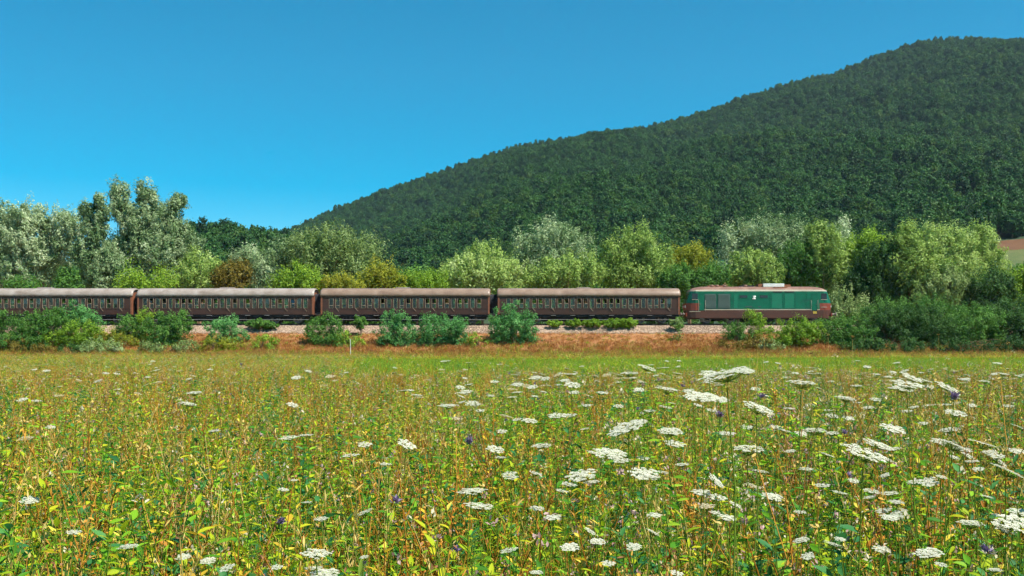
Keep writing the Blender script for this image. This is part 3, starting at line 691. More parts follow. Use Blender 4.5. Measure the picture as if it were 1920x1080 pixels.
def curtain_mesh():
    V = []; Q = []; n = 14
    for i in range(n+1):
        x = 0.05+(WW-0.10)*i/n; y = 0.09+0.018*math.sin(i*2.1)
        V += [(x, y, 0.48+0.02*math.sin(i)), (x, y, ZT-ZS-0.05)]
    for i in range(n): Q.append((2*i, 2*i+2, 2*i+3, 2*i+1))
    me = quads_mesh('curtain', V, Q, smooth=True); me.materials.append(M['footboard']); return me
CURTAIN = curtain_mesh()
DOORP = bbox_mesh('door', (PIT-0.05, 0.03, ZS-Z0-0.10), 0.012, M['coach'])
HAND = MB(); HAND.tube([(0,0,0),(0.0,-0.05,0.02),(0.28,-0.05,-0.30),(0.28,0,-0.32)], [0.022]*4, 6)
HANDLE = HAND.mesh('handle', [M['frame']], True)
SEATM = MB()
SEATM.box(-0.45, 0.45, -0.55, 0.55, 0.40, 0.45); SEATM.box(-0.03, 0.03, -0.55, 0.55, 0.45, 1.15)
SEATM.box(-0.04, 0.04, -0.5, -0.45, 0.0, 0.40); SEATM.box(-0.04, 0.04, 0.45, 0.5, 0.0, 0.40)
SEAT = SEATM.mesh('bench_seat', [M['seat']])
STEP = bbox_mesh('step', (0.55, 0.22, 0.035), 0.008, M['footboard'])

def roof_profile(n=16, w=1.52, ze=ZE, zr=ZR):
    P = []
    for i in range(n+1):
        t = math.pi*i/n
        c, s_ = math.cos(t), math.sin(t)
        P.append((-w*(abs(c)**0.75)*(1 if c > 0 else -1), ze+(zr-ze)*(s_**0.85)))
    return P
def coach(px0, px1, label, seed, roofmat, bell=True):
    rd = random.Random(seed)
    x0, x1 = PX(px0, SIDE_Y), PX(px1, SIDE_Y)
    Lc = x1-x0; h = Lc/2; W = 1.45
    root = empty('railway_coach', ((x0+x1)/2, TRK, RAIL), label, 'railway coach', 'brown railway coaches')
    nW = int((Lc-0.9)/PIT); start = -nW*PIT/2
    xc = [-h]
    for i in range(nW):
        a = start+i*PIT+(PIT-WW)/2; xc += [a, a+WW]
    xc.append(h)
    zc = [Z0, ZS, ZT, ZE]
    bm = bmesh.new(); vs = {}
    def v(x, y, z):
        k = (round(x, 4), round(y, 4), round(z, 4))
        if k not in vs: vs[k] = bm.verts.new((x, y, z))
        return vs[k]
    for sy in (-W, W):
        for j in range(3):
            for i in range(len(xc)-1):
                if j == 1 and i % 2 == 1: continue
                q = [v(xc[i], sy, zc[j]), v(xc[i+1], sy, zc[j]), v(xc[i+1], sy, zc[j+1]), v(xc[i], sy, zc[j+1])]
                bm.faces.new(q if sy < 0 else q[::-1])
    for sx in (-h, h):
        for j in range(3):
            q = [v(sx, -W, zc[j]), v(sx, W, zc[j]), v(sx, W, zc[j+1]), v(sx, -W, zc[j+1])]
            f = bm.faces.new(q if sx > 0 else q[::-1])
    me = bpy.data.meshes.new('body'); bm.normal_update(); bm.to_mesh(me); bm.free(); me.materials.append(M['coach'])
    body = link('body', me, None, root)
    so = body.modifiers.new('thick', 'SOLIDIFY'); so.thickness = 0.05; so.offset = -1
    link('floor', bbox_mesh('floor', (Lc-0.12, 2*W-0.12, 0.06), 0, M['floor'], (0, 0, Z0+0.12)), None, root)
    # roof as a shell with overhang and a small rounded end
    rp = roof_profile(); V = []; n = len(rp)
    st = [(-h-0.10, 0.86), (-h-0.02, 0.97), (-h+0.12, 1.0)]+[(x, 1.0) for x in np.linspace(-h+1.9, h-1.9, 9)]+[(h-0.12, 1.0), (h+0.02, 0.97), (h+0.10, 0.86)]
    for x, s_ in st: V += [(x, y*(0.5+0.5*s_), ZE-0.02+(z-ZE)*s_+0.02) for y, z in rp]
    Q = [(i*n+k, i*n+k+1, (i+1)*n+k+1, (i+1)*n+k) for i in range(len(st)-1) for k in range(n-1)]
    rme = quads_mesh('roof', V, Q, smooth=True); rme.materials.append(M[roofmat]); roof = link('roof', rme, None, root)
    so = roof.modifiers.new('thick', 'SOLIDIFY'); so.thickness = 0.04; so.offset = -1
    # end walls up into the roof
    for sx in (-1, 1):
        V = [(sx*(h-0.03), y*0.97, max(ZE-0.01, z-0.06)) for y, z in rp]; c = len(V); V.append((sx*(h-0.03), 0, ZE-0.01))
        bm = bmesh.new(); vv = [bm.verts.new(p) for p in V[:-1]]; bm.faces.new(vv if sx < 0 else vv[::-1])
        me = bpy.data.meshes.new('end_panel'); bm.to_mesh(me); bm.free(); me.materials.append(M['coach_end_sunlit']); link('end_panel', me, None, root)
        # corner pillar strips and end plate, body brown lifted to look sunlit
        link('end_plate', bbox_mesh('end_plate', (0.05, 2*W+0.06, ZE-Z0+0.05), 0.012, M['coach_end_sunlit'], (sx*(h+0.028), 0, (ZE+Z0)/2)), None, root)
        for sy in (-1, 1):
            link('corner_post', bbox_mesh('corner_post', (0.13, 0.05, ZE-Z0-0.02), 0.012, M['coach_end_sunlit'], (sx*(h-0.075), sy*(W+0.028), (ZE+Z0)/2)), None, root)
    for k in range(-4, 5):      # roof seams
        x = k*(Lc-1)/9.0
        V = [(x+dx, y*1.004, z+0.006+(0.008 if abs(dx) < 0.02 else 0)) for dx in (-0.035, -0.015, 0.015, 0.035) for y, z in rp]
        Q = [(i*n+j, i*n+j+1, (i+1)*n+j+1, (i+1)*n+j) for i in range(3) for j in range(n-1)]
        me = quads_mesh('seam', V, Q, smooth=True); me.materials.append(M[roofmat]); link('seam', me, None, roof)
    hx = rd.uniform(-0.6, 0.3)
    link('roof_hatch', bbox_mesh('roof_hatch', (1.55, 0.9, 0.14), 0.03, M['coach_roof_grey'], (hx, 0, ZR+0.075)), None, roof)
    VT = lathe_mesh('roof_vent', [(0, 0.0), (0.10, 0.0), (0.10, 0.10), (0.17, 0.11), (0.15, 0.16), (0, 0.19)], 12, 'Z', M['coach_roof_grey'])
    for k in range(6):
        x = -h+1.6+k*(Lc-3.2)/5
        if abs(x-hx) < 1.2: continue
        o = link('roof_vent', VT, None, roof); o.location = (x, -0.75, ZR-0.22)
    # cornice and waist rail
    for sy in (-1, 1):
        link('cornice', bbox_mesh('cornice', (Lc-0.02, 0.09, 0.09), 0.02, M['cornice'], (0, sy*(W+0.03), ZE-0.075)), None, root)
        link('waist_rail', bbox_mesh('waist_rail', (Lc-0.32, 0.03, 0.05), 0.01, M['coach'], (0, sy*(W+0.0125), ZS-0.04)), None, root)
        link('sole_bar', bbox_mesh('sole_bar', (Lc-0.1, 0.08, 0.24), 0.015, M['black'], (0, sy*(W-0.12), Z0-0.125)), None, root)
        fb = link('footboard', bbox_mesh('footboard', (Lc-1.0, 0.24, 0.04), 0.01, M['footboard'], (0, sy*(W+0.04), 0.42)), None, root)
        for k in range(9):
            x = -h+1.2+k*(Lc-2.4)/8
            b = MB(); b.tube([(x, sy*(W-0.1), Z0-0.2), (x, sy*(W+0.0), 0.43)], [0.02, 0.02], 5); link('bracket', b.mesh('bracket', [M['black']]), None, fb)
    # windows, doors
    mid = nW//2
    for sy in (-1, 1):
        for i in range(nW):
            a = start+i*PIT+(PIT-WW)/2
            style = rd.choice('AABBBC')
            fme = {'A': FR_A, 'B': FR_B, 'C': FR_C}[style]
            w = link('window', fme, None, root)
            if sy < 0: w.location = (a, -W, ZS)
            else: w.location = (a+WW, W, ZS); w.rotation_euler = (0, 0, math.pi)
            p = link('pane', PANE_H if style == 'B' else PANE, None, w)
            if style == 'A' and rd.random() < 0.15: link('curtain', CURTAIN, None, w)
            if i % 3 == 1:
                d = link('door', DOORP, None, root); d.location = (a+WW/2, sy*(W+0.008), (ZS+Z0)/2-0.035)
                if sy < 0:
                    hd = link('handle', HANDLE, None, d); hd.location = (-0.16, -0.015, 0.36)
                s2 = link('step', STEP, None, root); s2.location = (a+WW/2, sy*(W+0.06), Z0-0.10)
    for k in range(int((Lc-2)/1.9)):
        x = -h+1.3+k*1.9
        for s_ in (-1, 1):
            st_ = link('bench_seat', SEAT, None, root); st_.location = (x, s_*0.82, Z0+0.15)
    link('partition', bbox_mesh('partition', (0.05, 2*W-0.14, ZE-Z0-0.25), 0, M['seat'], (rd.uniform(-0.4, 0.4), 0, (ZE+Z0)/2)), None, root)
    # running gear
    for e in (-1, 1): bogie(root, e*(h-3.0))
    for k, (x, w, hh) in enumerate([(-2.2, 1.5, 0.42), (1.6, 1.2, 0.5), (3.4, 0.8, 0.36)]):
        link('equipment_box', bbox_mesh('equipment_box', (w, 0.6, hh), 0.03, M['black'], (x, -0.8, Z0-0.25-hh/2)), None, root)
    link('filler_sill', bbox_mesh('filler_sill', (Lc-0.6, 1.5, 0.34), 0.03, M['black'], (0, 0, 0.66)), None, root)  # wide sill and brake bars added to keep the shade below dark
    for k in (-1, 1):
        link('brake_gear', bbox_mesh('brake_gear', (Lc-9.5, 0.12, 0.20), 0.02, M['black'], (0, k*0.55, 0.36)), None, root)
    buffers(root, h+0.05)
    if bell:      # ribbed gangway bellows at the right end
        gap = 0.86
        V = []; Q = []; m = 9; ring = [(-0.62, 0.95), (0.62, 0.95), (0.62, 3.05), (0.45, 3.28), (-0.45, 3.28), (-0.62, 3.05)]
        for i in range(m+1):
            s_ = 1.0 if i % 2 == 0 else 0.92
            V += [(h+0.06+gap*i/m, y*s_, 2.1+(z-2.1)*s_) for y, z in ring]
        for i in range(m):
            for k in range(6): Q.append((i*6+k, i*6+(k+1) % 6, (i+1)*6+(k+1) % 6, (i+1)*6+k))
        me = quads_mesh('gangway_bellows', V, Q); me.materials.append(M['bellows']); link('gangway_bellows', me, None, root)
    return root, (x0+x1)/2, h
coaches = [
 coach(-92, 247, 'brown coach with pale grey roof, leftmost, cut by the left edge', 11, 'coach_roof_grey'),
 coach(258, 587, 'brown coach second from the left with pale roof, above the large dark bush', 12, 'coach_roof_grey'),
 coach(602, 917, 'brown coach third from the left with pinkish roof, above the blue green shrubs', 13, 'coach_roof'),
 coach(934, 1274, 'brown coach with pinkish roof coupled behind the green locomotive', 14, 'coach_roof', bell=False)]

# ---- locomotive
def locomotive():
    px0, px1 = 1288, 1560
    x0, x1 = PX(px0, SIDE_Y), PX(px1, SIDE_Y)
    Lc = x1-x0; h = Lc/2
    root = empty('diesel_locomotive', ((x0+x1)/2, TRK, RAIL), 'green and brown diesel locomotive with cream lines leading the train', 'locomotive')
    # profile rows (y, z) from bottom of near side over the roof to the far side
    half = [(1.44,0.55),(1.46,0.62),(1.46,1.46),(1.46,1.56),(1.46,2.22),(1.46,3.50),(1.45,3.56),(1.41,3.68),(1.24,3.86),(0.85,4.00),(0.40,4.07),(0.0,4.09)]
    prof = [(-y, z) for y, z in half]+[(y, z) for y, z in half[-2::-1]]
    n = len(prof)
    S = [-h, -h+0.45, -h+0.95, -h+1.75, -h+2.2, -h+4.2, -h+6.0, 0.6, 3.2, h-2.2, h-1.35, h-0.95, h-0.45, h]
    V = []
    for i, x in enumerate(S):
        e = min(x+h, h-x); sg = -1 if x < 0 else 1
        t = max(0.0, 1-e/0.95)                      # 1 at the very end
        wsc = 1-0.30*t**1.4
        for y, z in prof:
            zz = z; xx = x
            if z > 3.53:
                tt = max(0.0, 1-e/1.75)
                zz = 3.54+(z-3.54)*(1-0.72*tt**1.3)
            if z > 2.2:                               # windscreen leans back
                xx = x-sg*t*0.42*min(1, (z-2.3)/1.2)
            V.append((xx, y*wsc, zz))
    rows = ['skirt']*2+['waist_stripe', 'lowside', 'body', 'cornice', 'cornice', 'roof', 'roof', 'roof', 'roof']
    rows = rows+rows[::-1]
    groups = {}
    for i in range(len(S)-1):
        endcell = (S[i+1] <= -h+1.76) or (S[i] >= h-1.36)
        for k in range(n-1):
            r = rows[k]
            if r == 'lowside': r = 'cab_front' if endcell else 'body'
            if r == 'waist_stripe' and endcell: r = 'cab_front'
            if r == 'skirt' and endcell and False: r = 'cab_front'
            groups.setdefault(r, []).append((i*n+k, i*n+k+1, (i+1)*n+k+1, (i+1)*n+k))
    # closed ends: strips between the matching rows of near and far side
    for i in (0, len(S)-1):
        for k in range((n-1)//2):
            a, b, c, d = i*n+k, i*n+k+1, i*n+(n-2-k), i*n+(n-1-k)
            r = rows[k]
            if r in ('lowside', 'waist_stripe'): r = 'cab_front'
            q = (a, b, c, d) if i else (d, c, b, a)
            groups.setdefault(r, []).append(q)
    mats = {'skirt': 'lbrown', 'waist_stripe': 'lcream', 'body': 'lgreen', 'cornice': 'lcream', 'roof': 'lroof', 'cab_front': 'lred'}
    parts = {}
    V = np.array(V)
    for r, q in groups.items():
        q = np.array(q)
        idx, inv = np.unique(q, return_inverse=True)
        # degenerate roof-ridge quads become thin faces; merge them away
        me = quads_mesh(r, V[idx], inv.reshape(q.shape))
        bm = bmesh.new(); bm.from_mesh(me); bmesh.ops.remove_doubles(bm, verts=bm.verts, dist=1e-5); bmesh.ops.dissolve_degenerate(bm, dist=1e-5, edges=bm.edges)
        bmesh.ops.recalc_face_normals(bm, faces=bm.faces)
        bm.to_mesh(me); bm.free(); me.materials.append(M[mats[r]])
        for p in me.polygons: p.use_smooth = (r == 'roof')
        parts[r] = link(r, me, None, root)
    body = parts['body']; Y = -1.46
    def box(nm, x, z, w, hh, d, mat, bev=0.01, parent=None, both=True):
        for sy in ((-1, 1) if both else (-1,)):
            o = link(nm, bbox_mesh(nm, (w, d, hh), bev, M[mat]), None, parent or root)
            o.location = (x, sy*(1.46+d/2-0.004), z)
        return o
    def lx(px): return PX(px, SIDE_Y)-(x0+x1)/2
    def lz(py): return PZ(py, SIDE_Y)-RAIL
    # weathered grille panels with slats on the left
    for pa, pb in ((1321, 1343), (1345.5, 1369)):
        xa, xb = lx(pa), lx(pb); w = xb-xa; zc_, hh = 2.42, 1.62
        for sy in (-1, 1):
            gp = link('grille_panel', bbox_mesh('grille_panel', (w, 0.03, hh), 0.008, M['lgrille']), None, root)
            gp.location = ((xa+xb)/2, sy*1.471, zc_)
            SLAT = bbox_mesh('slat', (w-0.12, 0.035, 0.05), 0.008, M['lgrille'])
            for k in range(14):
                sl_ = link('slat', SLAT, None, gp); sl_.location = (0, sy*0.03, -hh/2+0.14+k*(hh-0.28)/13); sl_.rotation_euler = (sy*0.5, 0, 0)
    # lighter access panels and ribs
    for pa, pb, mt in ((1447, 1466, 'lgreen_light'), (1471, 1489, 'lgreen_light'), (1376, 1383, 'lgreen_light')):
        box('access_panel', (lx(pa)+lx(pb))/2, 2.45, lx(pb)-lx(pa), 1.60, 0.025, mt, 0.01)
    for p in (1320, 1344, 1371, 1444, 1468.5, 1491, 1512, 1532):
        box('rib', lx(p), 2.46, 0.05, 1.74, 0.03, 'lgreen', 0.008)
    for p in (1394, 1432):      # oblong engine room windows
        f = None
        for sy in (-1, 1):
            f = link('window_frame', bbox_mesh('window_frame', (0.98, 0.03, 0.40), 0.012, M['lgreen']), None, root); f.location = (lx(p), sy*1.472, lz(556))
            q = link('pane', bbox_mesh('pane', (0.84, 0.012, 0.28), 0.004, M['dark_glass']), None, f); q.location = (0, sy*0.018, 0)
    for p, w in ((1458, 1.0), (1480, 1.1)):       # dark vents under the cornice
        box('vent', lx(p), 3.44, w, 0.11, 0.03, 'black', 0.008)
    # white emblem: stacked bars with a slanted joint
    mb = MB()
    for k, (dx, dz, w, hh) in enumerate([(0.02, 0.12, 0.34, 0.15), (-0.02, -0.12, 0.36, 0.15), (0, 0, 0.20, 0.10)]):
        mb.box(dx-w/2, dx+w/2, -0.006-0.002*k, 0.006, dz-hh/2, dz+hh/2)
    o = link('emblem', mb.mesh('emblem', [M['white']]), None, root); o.location = (lx(1414), -1.470, lz(558))
    for p, w in ((1404, 0.75), (1424, 0.3)):      # small pale builder's plates
        box('number_plate', lx(p), lz(575), w, 0.13, 0.015, 'lgrille', 0.003)
    # cab doors, side windows, handrails
    for sx, pw, pd in ((1, 1545, 1527), (-1, 1303, 1316)):
        box('cab_side_window', lx(pw), 2.95, 0.62, 0.66, 0.02, 'dark_glass', 0.008)
        box('cab_window_frame', lx(pw), 2.60, 0.70, 0.05, 0.03, 'lcream', 0.008)
        d = box('cab_door', lx(pd), 2.35, 0.58, 1.85, 0.025, 'lgreen', 0.01)
        o = link('door_handle', bbox_mesh('door_handle', (0.12, 0.05, 0.04), 0.01, M['steel']), None, root); o.location = (lx(pd)+0.2*sx, -1.50, 2.1)
        for dx in (-0.36, 0.36):
            mb = MB(); mb.tube([(lx(pd)+dx, -1.47, 1.35), (lx(pd)+dx, -1.53, 1.40), (lx(pd)+dx, -1.53, 2.5), (lx(pd)+dx, -1.47, 2.55)], [0.018]*4, 6)
            link('handrail', mb.mesh('handrail', [M['lcream']], True), None, root)
        for k in range(3):
            box('cab_step', lx(pd), 0.50-0.16*k+0.05, 0.5, 0.03, 0.08, 'steel', 0.005)
    # windscreens, headlamps on both ends
    for sg in (-1, 1):
        for s_ in (-1, 1):
            o = link('windscreen', bbox_mesh('windscreen', (0.03, 0.78, 0.62), 0.012, M['dark_glass']), None, root)
            o.location = (sg*(h-0.24+0.015), s_*0.47, 2.98); o.rotation_euler = (0, -sg*0.335, 0)
            o = link('headlamp', lathe_mesh('headlamp', [(0, 0), (0.15, 0), (0.17, 0.10), (0.15, 0.13), (0.05, 0.15), (0, 0.15)], 16, 'X', M['lens']), None, root)
            o.location = (sg*(h-0.02), s_*0.70, 1.86)
            if sg < 0: o.rotation_euler = (0, 0, math.pi)
        o = link('front_stripe', bbox_mesh('front_stripe', (0.02, 1.9, 0.09), 0.005, M['lcream']), None, root); o.location = (sg*(h+0.008), 0, 1.50)
        o = link('buffer_beam', bbox_mesh('buffer_beam', (0.16, 2.5, 0.42), 0.02, M['lred']), None, root); o.location = (sg*(h+0.02), 0, 0.98)
        o = link('coupling_hook', bbox_mesh('coupling_hook', (0.34, 0.10, 0.16), 0.03, M['black']), None, root); o.location = (sg*(h+0.22), 0, 0.98)
        o = link('snow_plough', bbox_mesh('snow_plough', (0.10, 2.2, 0.30), 0.02, M['black']), None, root); o.location = (sg*(h-0.10), 0, 0.36)
    box('cab_badge', lx(1528), 1.20, 0.42, 0.26, 0.015, 'yellow', 0.004)
    box('side_rail', lx(1303), 1.30, 1.2, 0.06, 0.03, 'lcream', 0.01)
    box('side_rail', lx(1545), 1.78, 0.7, 0.06, 0.03, 'lcream', 0.01)
    buffers(root, h+0.10)
    # roof equipment
    roof = parts['roof']
    def rbox(nm, pa, pb, z0, z1, dy, mat, y=0.0, bev=0.03):
        xa, xb = lx(pa), lx(pb)
        o = link(nm, bbox_mesh(nm, (xb-xa, dy, z1-z0), bev, M[mat]), None, roof); o.location = ((xa+xb)/2, y, (z0+z1)/2); return o
    rbox('roof_box', 1434, 1474, 4.02, 4.40, 1.5, 'white')
    rbox('roof_duct', 1425, 1433.6, 4.02, 4.36, 1.2, 'rust')
    rbox('roof_duct', 1474.4, 1487, 4.02, 4.30, 1.1, 'rust')
    rbox('roof_hatch', 1452, 1478, 3.88, 4.00, 0.3, 'rust', -1.02, 0.02)
    rbox('exhaust_cover', 1392, 1418, 4.03, 4.22, 0.9, 'black')
    rbox('resistor_cover', 1330, 1366, 4.03, 4.19, 0.9, 'rust')
    for p in (1338, 1348, 1362, 1402):
        o = link('fan_cowl', lathe_mesh('fan_cowl', [(0, 0), (0.26, 0), (0.26, 0.16), (0.22, 0.20), (0, 0.20)], 16, 'Z', M['lroof']), None, roof); o.location = (lx(p), -0.25, 4.07)
    mb = MB(); mb.tube([(lx(1357), -0.3, 4.03), (lx(1364), -0.3, 4.50), (lx(1370), -0.3, 4.03)], [0.035, 0.035, 0.035], 6); link('horn_bracket', mb.mesh('horn_bracket', [M['rust']]), None, roof)
    # running gear
    for e in (-1, 1): bogie(root, e*(h-3.6), 2.6)
    link('fuel_tank', bbox_mesh('fuel_tank', (3.2, 2.3, 0.55), 0.08, M['black'], (0, 0, 0.50)), None, root)
    link('underframe', bbox_mesh('underframe', (Lc-0.5, 2.3, 0.2), 0.02, M['black'], (0, 0, 0.60)), None, root)
    return root
locomotive()

# ---- passengers at the windows
def person_mesh(name, pose, seed):
    J = {'pelvis': (0,0,0.93), 'spine': (0,0.01,1.12), 'chest': (0,-0.01,1.34), 'neck': (0,-0.02,1.47), 'nk2': (0,-0.03,1.54), 'head': (0,-0.045,1.63), 'crown': (0,-0.035,1.72),
         'shl': (-0.19,0,1.40), 'shr': (0.19,0,1.40), 'hpl': (-0.10,0,0.90), 'hpr': (0.10,0,0.90), 'knl': (-0.11,-0.02,0.50), 'knr': (0.11,0.01,0.50), 'anl': (-0.11,0.02,0.09), 'anr': (0.11,0.04,0.09), 'tol': (-0.12,-0.15,0.04), 'tor': (0.13,-0.13,0.04)}
    if pose == 0: J.update({'ell': (-0.30,-0.06,1.16), 'elr': (0.30,-0.06,1.16), 'wrl': (-0.20,-0.28,1.10), 'wrr': (0.20,-0.28,1.10), 'hal': (-0.16,-0.36,1.11), 'har': (0.16,-0.36,1.11)})
    else: J.update({'ell': (-0.28,0.03,1.13), 'elr': (0.33,-0.10,1.24), 'wrl': (-0.24,-0.12,0.93), 'wrr': (0.24,-0.32,1.36), 'hal': (-0.22,-0.18,0.86), 'har': (0.22,-0.38,1.42)})
    E = [('pelvis','spine'),('spine','chest'),('chest','neck'),('neck','nk2'),('nk2','head'),('head','crown'),('chest','shl'),('chest','shr'),('shl','ell'),('ell','wrl'),('wrl','hal'),('shr','elr'),('elr','wrr'),('wrr','har'),
         ('pelvis','hpl'),('pelvis','hpr'),('hpl','knl'),('knl','anl'),('anl','tol'),('hpr','knr'),('knr','anr'),('anr','tor')]
    R = {'pelvis':.15,'spine':.135,'chest':.15,'neck':.065,'nk2':.062,'head':.095,'crown':.07,'shl':.075,'shr':.075,'ell':.048,'elr':.048,'wrl':.034,'wrr':.034,'hal':.04,'har':.04,'hpl':.095,'hpr':.095,'knl':.065,'knr':.065,'anl':.045,'anr':.045,'tol':.04,'tor':.04}
    names = list(J); me = bpy.data.meshes.new(name)
    me.from_pydata([J[k] for k in names], [(names.index(a), names.index(b)) for a, b in E], [])
    o = bpy.data.objects.new(name+'_rig', me); COL.objects.link(o)
    o.modifiers.new('skin', 'SKIN'); o.modifiers.new('sub', 'SUBSURF').levels = 1
    for i, k in enumerate(names):
        sv = me.skin_vertices[0].data[i]; sv.radius = (R[k], R[k]*(0.72 if k in ('pelvis','spine','chest') else 1)); sv.use_root = (k == 'pelvis')
    dg = bpy.context.evaluated_depsgraph_get(); out = bpy.data.meshes.new_from_object(o.evaluated_get(dg))
    bpy.data.objects.remove(o)
    for p in out.polygons: p.use_smooth = True
    return out
def cloth(name, c): return surface(name, [(0.3, tuple(v*0.85 for v in c)), (0.7, c)], 6, 0.85)
SKIN = surface('skin', [(0.3,(0.46,0.25,0.17)),(0.7,(0.56,0.33,0.23))], 8, 0.6)
TROU = cloth('dark_trousers', (0.04,0.045,0.07))
HAIRS = [cloth('dark_hair', (0.03,0.02,0.015)), cloth('fair_hair', (0.30,0.20,0.10)), cloth('grey_hair', (0.40,0.38,0.36))]
POSES = [person_mesh('person_leaning', 0, 1), person_mesh('person_waving', 1, 2)]
def hair_mesh(mat):
    bm = bmesh.new(); bmesh.ops.create_uvsphere(bm, u_segments=14, v_segments=10, radius=0.118)
    for v in list(bm.verts):
        if v.co.z < -0.03 and v.co.y < 0.02: bm.verts.remove(v)
    for v in bm.verts: v.co = Vector((v.co.x*0.92, v.co.y*1.05-0.02, v.co.z*1.1+1.665))
    me = bpy.data.meshes.new('hair'); bm.to_mesh(me); bm.free(); me.materials.append(mat); return me
def face_mesh():
    mb = MB(); mb.box(-0.014, 0.014, -0.165, -0.13, 1.60, 1.64, mi=0)
    for s_ in (-1, 1): mb.box(s_*0.036-0.014, s_*0.036+0.014, -0.142, -0.13, 1.648, 1.66, mi=1)
    mb.box(-0.025, 0.025, -0.143, -0.13, 1.572, 1.58, mi=1)
    return mb.mesh('face', [SKIN, HAIRS[0]])
FACE = face_mesh()
SHIRTS = {'blue': (0.10,0.32,0.62), 'light blue': (0.35,0.55,0.70), 'white': (0.75,0.73,0.70), 'red': (0.45,0.07,0.05), 'yellow': (0.70,0.48,0.06), 'orange': (0.62,0.26,0.06), 'pink': (0.62,0.34,0.30)}
SM = {k: cloth(k.replace(' ', '_')+'_shirt', v) for k, v in SHIRTS.items()}
def passenger(px, col, pose, hair, label):
    me = POSES[pose].copy(); me.materials.clear()
    for m in (SM[col], SKIN, TROU): me.materials.append(m)
    for p in me.polygons:
        c = p.center
        far = abs(c.x) > 0.2 or c.y < -0.16
        if c.z > 1.50 or (c.y < -0.20 and c.z > 0.8) or (pose == 1 and c.z < 1.0 and abs(c.x) > 0.18 and c.z > 0.8): p.material_index = 1
        elif c.z < 0.97 and not (abs(c.x) > 0.2): p.material_index = 2
        else: p.material_index = 0
    root = empty('person', (PX(px, SIDE_Y), SIDE_Y+0.44, RAIL+Z0+0.15), label, 'person', 'passengers at the coach windows')
    link('body', me, None, root); link('hair', hair_mesh(HAIRS[hair]), None, root); link('face', FACE, None, root)
for px, col, pose, hair, label in [
    (191, 'white', 0, 0, 'person in white shirt leaning at a window near the right end of leftmost coach'),
    (229, 'pink', 1, 2, 'person in pale pink shirt at the last window of the leftmost coach'),
    (276, 'white', 0, 0, 'person in white shirt at a window near the left end of second coach'),
    (325, 'pink', 0, 1, 'person in pink shirt leaning at a window above the large dark bush'),
    (548, 'blue', 1, 0, 'person in bright blue shirt near the right end of second coach'),
    (645, 'yellow', 0, 0, 'person in yellow shirt in the left half of third coach'),
    (672, 'red', 0, 1, 'person in red shirt in the left half of third coach'),
    (730, 'yellow', 1, 2, 'person in yellow shirt near the middle of third coach'),
    (840, 'orange', 0, 0, 'person in orange shirt in the right half of third coach'),
    (1212, 'pink', 0, 0, 'person in pink shirt in the right half of the last coach'),
    (1238, 'light blue', 1, 1, 'person in light blue shirt near the right end of last coach')]:
    passenger(px, col, pose, hair, label)

# ------------------------------------------------------------------ meadow
def rv(rd, a=1.0): return Vector((rd.gauss(0, a), rd.gauss(0, a), rd.gauss(0, a)))
def arc(p0, d0, length, bend, n, grav=0.0):
    """points along a bending blade"""
    P = [Vector(p0)]; d = Vector(d0).normalized(); st = length/n
    for i in range(n):
        P.append(P[-1]+d*st); d = (d+Vector(bend)*st+Vector((0, 0, -grav))*st).normalized()
    return P
def blade(mb, rd, p0, length, width, a, mi=0, lean=0.25, grav=1.2, n=6):
    az = rd.uniform(0, 6.28); d = Vector((math.cos(az)*lean, math.sin(az)*lean, 1))
    P = arc(p0, d, length, (math.cos(az)*0.6, math.sin(az)*0.6, 0), n, grav)
    W = [width*(1-(i/n)**2)*0.5+0.0003 for i in range(n+1)]
    mb.strip(P, W, Vector((math.cos(az), math.sin(az), 0.2)).normalized(), a, mi, 0.3)
    return P
def leaf(mb, rd, p0, d, length, width, a, mi=0, n=4, droop=2.0, fold=0.35):
    P = arc(p0, d, length, (0, 0, 0), n, droop/ max(length, 0.02)*0.25)
    W = [0.5*width*math.sin(math.pi*(0.06+0.94*i/n)**0.8)+0.0004 for i in range(n+1)]
    mb.strip(P, W, Vector((rd.gauss(0, 0.35), rd.gauss(0, 0.35), 1)).normalized(), a, mi, fold)
def stalk(mb, rd, h, r, a, mi, wob=0.06, base=(0, 0, 0), lean=None, n=6):
    lx_, ly_ = lean or (rd.gauss(0, wob), rd.gauss(0, wob))
    P = []
    for i in range(n+1):
        t = i/n
        P.append(Vector((base[0]+lx_*t*t+rd.gauss(0, 0.004), base[1]+ly_*t*t+rd.gauss(0, 0.004), h*t)))
    mb.tube(P, [r*(1-0.55*i/n) for i in range(n+1)], 4, a, mi)
    return P
def k_grass(seed, mats, h=0.8, count=22, spread=0.10, w=0.006, heads=0):
    rd = random.Random(seed); mb = MB()
    for i in range(count):
        b = (rd.gauss(0, spread), rd.gauss(0, spread), 0)
        blade(mb, rd, b, h*rd.uniform(0.5, 1.05), w*rd.uniform(0.6, 1.4), rd.random(), rd.choice([0, 0, 0, 1]), rd.uniform(0.05, 0.4), rd.uniform(0.3, 1.6))
    for i in range(heads):
        P = stalk(mb, rd, h*rd.uniform(0.9, 1.12), 0.0016, rd.random(), 1, 0.12, (rd.gauss(0, spread), rd.gauss(0, spread), 0))
        for k in range(16):
            t = rd.uniform(0.72, 1.0); j = min(len(P)-2, int(t*(len(P)-1))); p = P[j].lerp(P[j+1], t*(len(P)-1)-j)
            leaf(mb, rd, p, Vector((rd.gauss(0, 0.5), rd.gauss(0, 0.5), 1)), rd.uniform(0.015, 0.035), 0.004, rd.random(), 1, 2, 0.5)
    return mb.mesh('grass_kind', [FM[m] for m in mats])
